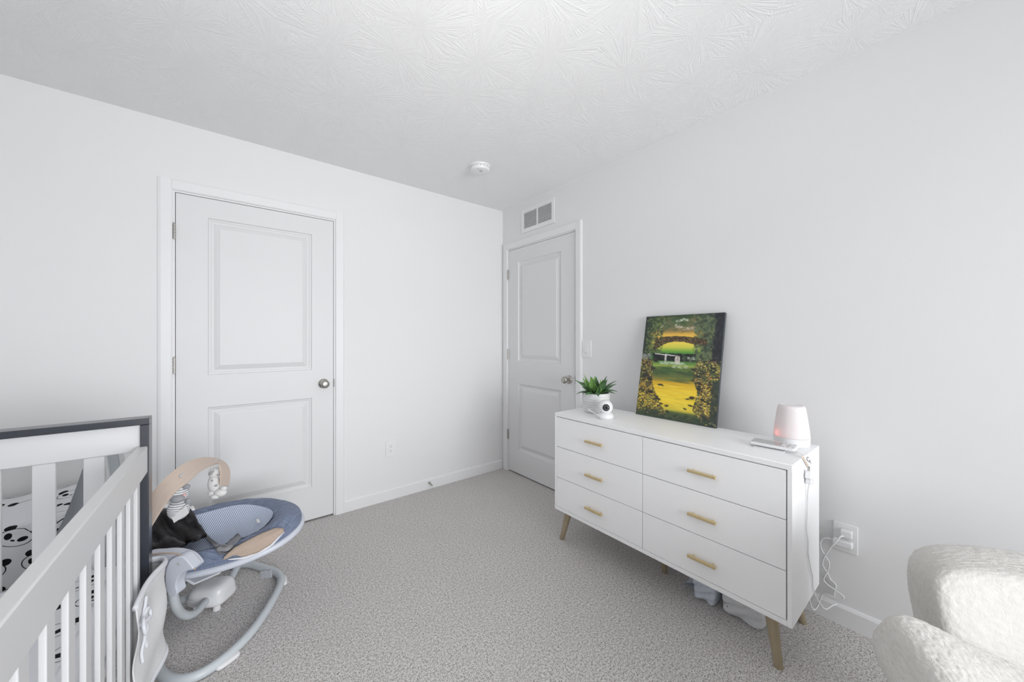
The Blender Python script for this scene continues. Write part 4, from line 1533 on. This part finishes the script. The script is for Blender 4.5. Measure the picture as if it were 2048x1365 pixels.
MB().tube(pts, .0135, 10, closed=True).build('seat_frame', 'shell', bo, smooth=180)


def patch(name, mat, top, bottom, lift, nu=24, nv=12, parent=None, thick=.004, uvs=1.0, amp=0.0):
    """cloth piece lying on the seat between two outlines"""
    def poly(ps, t):
        ln2 = [0]
        for i in range(len(ps) - 1):
            ln2.append(ln2[-1] + math.dist(ps[i], ps[i + 1]))
        s = t * ln2[-1]
        for i in range(len(ps) - 1):
            if s <= ln2[i + 1] or i == len(ps) - 2:
                q = (s - ln2[i]) / (ln2[i + 1] - ln2[i])
                return (ps[i][0] + (ps[i + 1][0] - ps[i][0]) * q, ps[i][1] + (ps[i + 1][1] - ps[i][1]) * q)

    def fn(u, v):
        p, q = poly(top, u), poly(bottom, u)
        lf = lift(u, v) if callable(lift) else lift
        return hit(p[0] + (q[0] - p[0]) * v, p[1] + (q[1] - p[1]) * v, lf)
    o = MB().grid(fn, nu, nv, lambda u, v: (u * uvs, v * uvs)).build(name, mat, parent or bo, smooth=180)
    s = o.modifiers.new('thickness', 'SOLIDIFY')
    s.thickness = thick
    s.offset = 0
    return o


# tan head support lying in the seat
patch('head_support', 'tan', [(447, 1117), (469, 1097), (486, 1087), (521, 1069), (550, 1058), (566, 1059)],
      [(449, 1120), (470, 1110), (486, 1114), (516, 1105), (541, 1089), (567, 1063)], lambda u, v: .024 + .012 * math.sin(math.pi * v), 26, 8, thick=.010)
patch('piping', 'sheet', [(455, 1119), (486, 1115), (516, 1106), (541, 1090), (567, 1064)], [(457, 1121), (487, 1119), (519, 1109), (545, 1092), (570, 1064)], .012, 26, 3, thick=.002)
# harness
patch('strap', 'webbing', [(408, 1063), (424, 1079), (440, 1090)], [(401, 1068), (418, 1085), (434, 1097)], .020, 12, 3, thick=.003)
patch('strap', 'webbing', [(476, 1067), (462, 1079), (452, 1088)], [(484, 1075), (470, 1090), (459, 1099)], .026, 10, 3, thick=.003)
patch('strap', 'webbing', [(430, 1094), (438, 1104), (452, 1106), (466, 1100)], [(431, 1100), (439, 1110), (455, 1110), (473, 1090)], .020, 14, 3, thick=.003)
bk = hit(450, 1096, .034)
b = MB().soft(lambda x, y, z: bk + Vector((.026 * x * .78 + .020 * y * .6, -.026 * x * .62 + .020 * y * .78, .008 * z)), .5, 8)
bu = b.build('buckle', 'buckle', bo, smooth=180)
MB().soft(lambda x, y, z: bk + Vector((-.004, -.004, .0085)) + Vector((.010 * x * .78, -.010 * x * .62 + .008 * y, .0025 * z)), .5, 6).build('buckle_button', 'webbing', bu, smooth=180)
# sewn tags
for (x, y, w_, h_) in ((384, 1018, 6.5, 5.5), (516, 1043, 4.5, 4.5)):
    patch('care_tag', 'paper', [(x - w_, y - h_ + 2), (x + w_ - 4, y - h_ - 1)], [(x - w_ + 4, y + h_), (x + w_, y + h_ - 3)], .022, 4, 4, thick=.001)
b = MB()
for px in (528, 537):
    c = at(px, 1149, 1.585)
    b.obox(c, (.0095, -.0075, .004), (.002, .002, 0), (-.002, .002, .016))
b.build('care_tag', 'plush_grey', bo, smooth=0)

# side hub, housing and swing arm


def shell(name, outline, d, t, mat, bev=.006):
    pts = [at(x, y, d) for x, y in outline]
    nrm_ = (Vector((SY, CY, 0)))
    m = len(pts)
    b = MB()
    b.add([p for p in pts] + [p + nrm_ * t for p in pts], [tuple(range(m - 1, -1, -1)), tuple(range(m, 2 * m))] + [(i, (i + 1) % m, m + (i + 1) % m, m + i) for i in range(m)])
    return b.build(name, mat, bo, bevel=bev, seg=3)


def smooth2(ps, n=4):
    return [(p.x, p.y) for p in spline([(x, y, 0) for x, y in ps], n, True)]


shell('side_housing', smooth2([(280, 1116), (312, 1110), (341, 1109), (368, 1115), (384, 1128), (389, 1139), (376, 1143), (345, 1150), (318, 1152), (285, 1150)]), 1.395, .045, 'shell')
hub = shell('hub_cover', smooth2([(337, 1126), (348, 1117), (364, 1114.5), (377, 1126), (386, 1139), (374, 1141), (362, 1149), (354.5, 1160), (351.5, 1173), (354, 1188), (346, 1195), (337, 1194), (331, 1172), (330, 1149)]), 1.375, .040, 'shell', .008)
c = at(357.5, 1129, 1.3745)
MB().lathe([(.0, .001), (.0042, .001), (.0042, .0025), (.0052, .003), (.0052, 0), (.0, 0)], c, 14, (-SY, -CY, 0)).build('screw', 'button', hub, smooth=40)
MB().tube(spline([at(300, 1110, 1.39), at(330, 1107.5, 1.39), (at(355, 1109, 1.39)), at(374, 1116, 1.39), at(386, 1128, 1.39), at(390, 1140, 1.39)], 5), .0032, 8).build('trim_line', 'tan', bo, smooth=180)
arm = spline([at(346, 1186, 1.40), at(348, 1199, 1.41), at(353, 1215, 1.43), at(363, 1228, 1.47), at(378, 1232, 1.51), at(394, 1224, 1.56), at(408, 1208, 1.61), at(414, 1200, 1.64)], 6)
MB().tube(arm, .0150, 14).build('swing_arm', 'grey_tube', bo, smooth=180)
# motor box with feet and a battery hump
mb = at(424, 1186, 1.69)
mb.z = .058
me_, mf = Vector((.78, -.63, 0)), Vector((.63, .78, 0))
b = MB().soft(lambda x, y, z: mb + me_ * (.082 * x * (1 - .10 * z)) + mf * (.062 * y * (1 - .16 * z)) + Vector((0, 0, .044 * z + .010 * x * (z > 0))), .52, 16)
mo_ = b.build('motor_box', 'plastic', bo, smooth=180)
for (x, y) in ((-.030, -.045), (.055, -.040), (.0, .045)):
    p = mb + me_ * x + mf * y
    MB().lathe([(.0, 0), (.014, 0), (.015, .004), (.013, .030), (.0, .030)], (p.x, p.y, .0), 16).build('foot', 'plastic', bo, smooth=60)
MB().tube([mb + me_ * -.075 + mf * .015 + Vector((0, 0, -.034)), Vector((-2.20, -.522, .034)), Vector((-2.32, -.470, .034))], .0165, 14).build('cross_tube', 'grey_tube', bo, smooth=180)
MB().tube([mb + me_ * .03 + mf * .04 + Vector((0, 0, -.020)), Vector((-2.035, -.40, .036)), Vector((-2.000, -.300, .026))], .0150, 14).build('cross_tube', 'grey_tube', bo, smooth=180)
# floor loop
zt_ = .0178
loop = [(-1.985, -.335), (-1.925, -.420), (-1.868, -.520), (-1.858, -.612), (-1.893, -.715), (-1.950, -.832), (-2.010, -.925), (-2.085, -.994), (-2.155, -1.022), (-2.215, -1.000), (-2.262, -.930), (-2.300, -.800),
        (-2.330, -.650), (-2.345, -.500), (-2.310, -.360), (-2.220, -.285), (-2.090, -.275)]
MB().tube(spline([(x, y, zt_) for x, y in loop], 6, True), .0172, 14, closed=True).build('base_loop', 'grey_tube', bo, smooth=180)
for (x, y, dx, dy) in ((-2.075, -.997, .80, -.0), (-1.853, -.600, .1, 1.0)):
    d = Vector((-.045, -.024, 0)) if y < -.9 else Vector((0, .05, 0))
    nrm2 = Vector((d.y, -d.x, 0)).normalized() * (-1 if y < -.9 else 1)
    c = Vector((x, y, .0095))
    b = MB().soft(lambda u, v, w, c=c, d=d, n2=nrm2: c + d * (.8 * u) + n2 * (.021 * v) + Vector((0, 0, .0095 * w)), .5, 8)
    b.build('foot_pad', 'plastic', bo, smooth=180)
# white sling flap under the seat
b = MB()
q = [at(352, 1152, 1.50), at(387, 1171, 1.50), at(440, 1148, 1.62), at(395, 1138, 1.60)]
b.add(q + [p + Vector((.004, .006, .004)) for p in q], [(0, 1, 2, 3), (7, 6, 5, 4), (0, 4, 5, 1), (1, 5, 6, 2), (2, 6, 7, 3), (3, 7, 4, 0)])
b.build('sling_flap', 'sheet', bo, smooth=0)

# wooden toy arch
st = [((300, 992), 1.370, (300, 1058), 1.330), ((318, 972), 1.385, (325, 1017), 1.345), ((338, 951), 1.410, (347, 989), 1.370), ((360, 934), 1.450, (374, 966), 1.405), ((384, 922), 1.500, (399, 944), 1.450),
      ((409, 916.5), 1.560, (419, 933), 1.500), ((434, 918.5), 1.620, (433, 928), 1.555), ((451, 928), 1.650, (439, 930), 1.580), ((459, 946), 1.655, (441.5, 948), 1.585), ((456, 973), 1.645, (441, 971), 1.580)]
fe = spline([at(*a, d) for a, d, _, _ in st], 6)
ne = spline([at(*b_, d) for _, _, b_, d in st], 6)
vs, fs, uv = [], [], []
m = len(fe)
for k in range(m):
    t = (fe[min(k + 1, m - 1)] - fe[max(k - 1, 0)]).normalized()
    w_ = (ne[k] - fe[k]).normalized()
    n_ = t.cross(w_).normalized() * .0035
    vs += [fe[k] + n_, ne[k] + n_, ne[k] - n_, fe[k] - n_]
    uv += [(k / m, 0), (k / m, .1), (k / m, .1), (k / m, 0)]
for k in range(m - 1):
    o = 4 * k
    for i in range(4):
        fs.append((o + i, o + (i + 1) % 4, o + 4 + (i + 1) % 4, o + 4 + i))
fs += [(0, 3, 2, 1), tuple(4 * (m - 1) + i for i in range(4))]
arch = MB().add(vs, fs, uv).build('toy_arch', 'ply', bo, smooth=35)
for k in (17, 35):
    c = (fe[k] + ne[k]) / 2
    t = (fe[k + 1] - fe[k]).normalized(); w_ = (ne[k] - fe[k]).normalized(); n_ = t.cross(w_).normalized()
    if n_.z < 0:
        n_ = -n_
    b = MB().obox(c + n_ * .005, t * .009, w_ * .005, n_ * .002)
    b.build('toy_clip', 'button', arch, bevel=.001)

# hanging toys
t1 = thing('plush_toy', 'striped grey and white plush animal hanging from the wooden toy arch', 'toy', at(357, 1010, 1.52))
D1_ = 1.52
ux = Vector((CY, -SY, 0))
k1 = D1_ / F_PX


def blob(root, name, mat, px, py, rx, ry, d, k, parent=None, rz=None, e=1.0):
    c = at(px, py, d)
    rz = rz or rx * .8
    b = MB().soft(lambda x, y, z: c + ux * (rx * k * x) + Vector((SY, CY, 0)) * (rz * k * y) + Vector((0, 0, ry * k * z)), e, 8)
    return b.build(name, mat, parent or root, smooth=180)


bd = blob(t1, 'body', 'plush_stripe', 357, 1020, 19, 20, D1_, k1)
hdp = blob(t1, 'head', 'plush_stripe', 356, 988, 19, 17, D1_, k1)
blob(t1, 'muzzle', 'plush_grey', 355, 998, 12, 8, D1_ - .022, k1, hdp)
blob(t1, 'ear', 'plush_grey', 373, 974, 6.5, 5, D1_, k1, hdp)
blob(t1, 'ear', 'plush_grey', 341, 976, 6.5, 5, D1_, k1, hdp)
blob(t1, 'cheek', 'red', 369, 990, 3, 3, D1_ - .015, k1, hdp)
blob(t1, 'paw', 'plush_grey', 376, 1003, 5.5, 6, D1_, k1, bd)
blob(t1, 'paw', 'plush_white', 335, 1012, 8, 5, D1_, k1, bd)
c = at(360, 1030, D1_ - .028)
MB().obox(c, ux * .030 + Vector((0, 0, .020)), Vector((SY, CY, 0)) * .001, Vector((0, 0, .014)) - ux * .006).build('label_tag', 'paper', t1, smooth=0)
MB().tube([at(356, 974, D1_), at(356, 955, 1.46)], .002, 6).build('hanging_loop', 'cord', t1, smooth=60)

D2_ = 1.60
k2_ = D2_ / F_PX
t2 = thing('plush_toy', 'white spotted plush animal hanging from the end of the toy arch', 'toy', at(430, 965, D2_))
b2 = blob(t2, 'body', 'plush_spot', 428, 968, 11, 17, D2_, k2_)
h2 = blob(t2, 'head', 'plush_spot', 429, 947, 10.5, 11, D2_, k2_)
for dx in (-6, 8):
    blob(t2, 'ear', 'plush_white', 430 + dx, 938, 3.2, 4.5, D2_, k2_, h2)
blob(t2, 'leg', 'plush_white', 424, 988, 7, 9, D2_, k2_, b2)
blob(t2, 'leg', 'plush_white', 441, 986, 11, 8, D2_, k2_, b2)
blob(t2, 'paw', 'plush_white', 447, 978, 6, 5, D2_, k2_, b2)
blob(t2, 'paw', 'plush_white', 430, 994, 8, 5, D2_ - .01, k2_, b2)
for (x, y) in ((436, 951), (424, 962), (433, 972)):
    blob(t2, 'spot', 'plush_grey', x, y, 1.6, 1.8, D2_ - .012 - .008, k2_, b2, 1.5)
MB().tube([at(430, 937, D2_), at(430, 926, 1.585)], .0022, 6).build('hanging_loop', 'cord', t2, smooth=60)

# dark blanket thrown into the seat
bl = thing('blanket', 'folded black velour blanket lying in the baby bouncer', 'blanket', hit(350, 1060, .03))
tp = [(290, 1036), (311, 1028), (333, 1019), (352, 1023), (379, 1021)]
bt = [(290, 1103), (311, 1100), (345, 1101), (362, 1098), (374, 1087), (413, 1071)]
o = patch('blanket_cloth', 'velour', tp, bt, lambda u, v: .050 + .010 * math.sin(9 * u + 5 * v) + .008 * math.sin(17 * u - 6 * v) - .012 * max(0, u - .85) / .15, 34, 18, parent=bl, thick=.016)

# ================================================================== ARMCHAIR
AF = Vector((-.90, -.436, 0)).normalized()
AS = Vector((AF.y, -AF.x, 0))            # towards the left arm as seen from the camera
AO = Vector((-.515, -2.990, 0))
AC = lambda f, s, z: AO + AF * f + AS * s + Vector((0, 0, z))
ac = thing('armchair', 'cream boucle armchair with rounded back and flared arms beside the dresser', 'armchair', AC(.30, 0, 0))


curl = bpy.data.textures.new('boucle_curl', 'CLOUDS')
curl.noise_scale = .008
curl.noise_depth = 2
lump = bpy.data.textures.new('boucle_lump', 'CLOUDS')
lump.noise_scale = .06


def fuzz(o, lv=2):
    """nubbly boucle relief as real geometry"""
    sd_ = o.modifiers.new('subdivision', 'SUBSURF')
    sd_.levels = sd_.render_levels = lv
    for t, k in ((lump, .002), (curl, .0042)):
        d = o.modifiers.new('relief', 'DISPLACE')
        d.texture = t
        d.strength = k
        d.mid_level = .5
        d.texture_coords = 'LOCAL'
    return o


def wobble(p, k=.004):
    return p + Vector((math.sin(p.y * 31 + p.z * 17), math.sin(p.x * 27 + p.z * 23), math.sin(p.x * 21 + p.y * 29))) * k * .5


# backrest: slightly concave slab leaning back, narrower towards the seat
def back(x, y, z):
    zz = .455 + .225 * z
    s = (.365 - .034 * (1 - z) * .5) * y
    f = .010 + .085 * x - .055 * (z + 1) * .5 + .060 * y * y
    return wobble(AC(f, s, zz))


fuzz(MB().soft(back, .24, 30).build('backrest', 'boucle', ac, smooth=180))


def arm_fn(sg):
    # flared petal: x along the arm, y from the seat out to the rim, z through its thickness
    def f(x, y, z):
        t, q = (x + 1) / 2, (y + 1) / 2
        ff = .085 + .56 * t + .03 * q * (1 - t)
        ss = .215 + .290 * q - .030 * t * q - .045 * z * (1 - .3 * q)
        zz = .462 + .100 * q ** 1.25 - .060 * t + .060 * z
        zz -= .10 * max(0, -z) * (1 - q)
        return wobble(AC(ff, sg * ss, zz))
    return f


for sg in (1, -1):
    fuzz(MB().soft(arm_fn(sg), .50, 28).build('arm', 'boucle', ac, smooth=180))
    MB().soft(lambda x, y, z: AC(.36 + .27 * x, sg * (.285 + .075 * y + .045 * z), .280 + .150 * z), .40, 16).build('arm_side', 'boucle', ac, smooth=180)
fuzz(MB().soft(lambda x, y, z: wobble(AC(.345 + .285 * x, .285 * y, .385 + .075 * z + .015 * (1 - x * x) * (1 - y * y) * (z > 0))), .38, 20).build('seat_cushion', 'boucle', ac, smooth=180))
MB().soft(lambda x, y, z: AC(.32 + .30 * x, .30 * y, .215 + .085 * z), .25, 14).build('seat_base', 'boucle', ac, smooth=180)
for f, s in ((.10, .24), (.10, -.24), (.54, .24), (.54, -.24)):
    MB().tube([AC(f, s, 0), AC(f, s, .14)], [.014, .020], 14).build('leg', 'leg', ac, smooth=60)
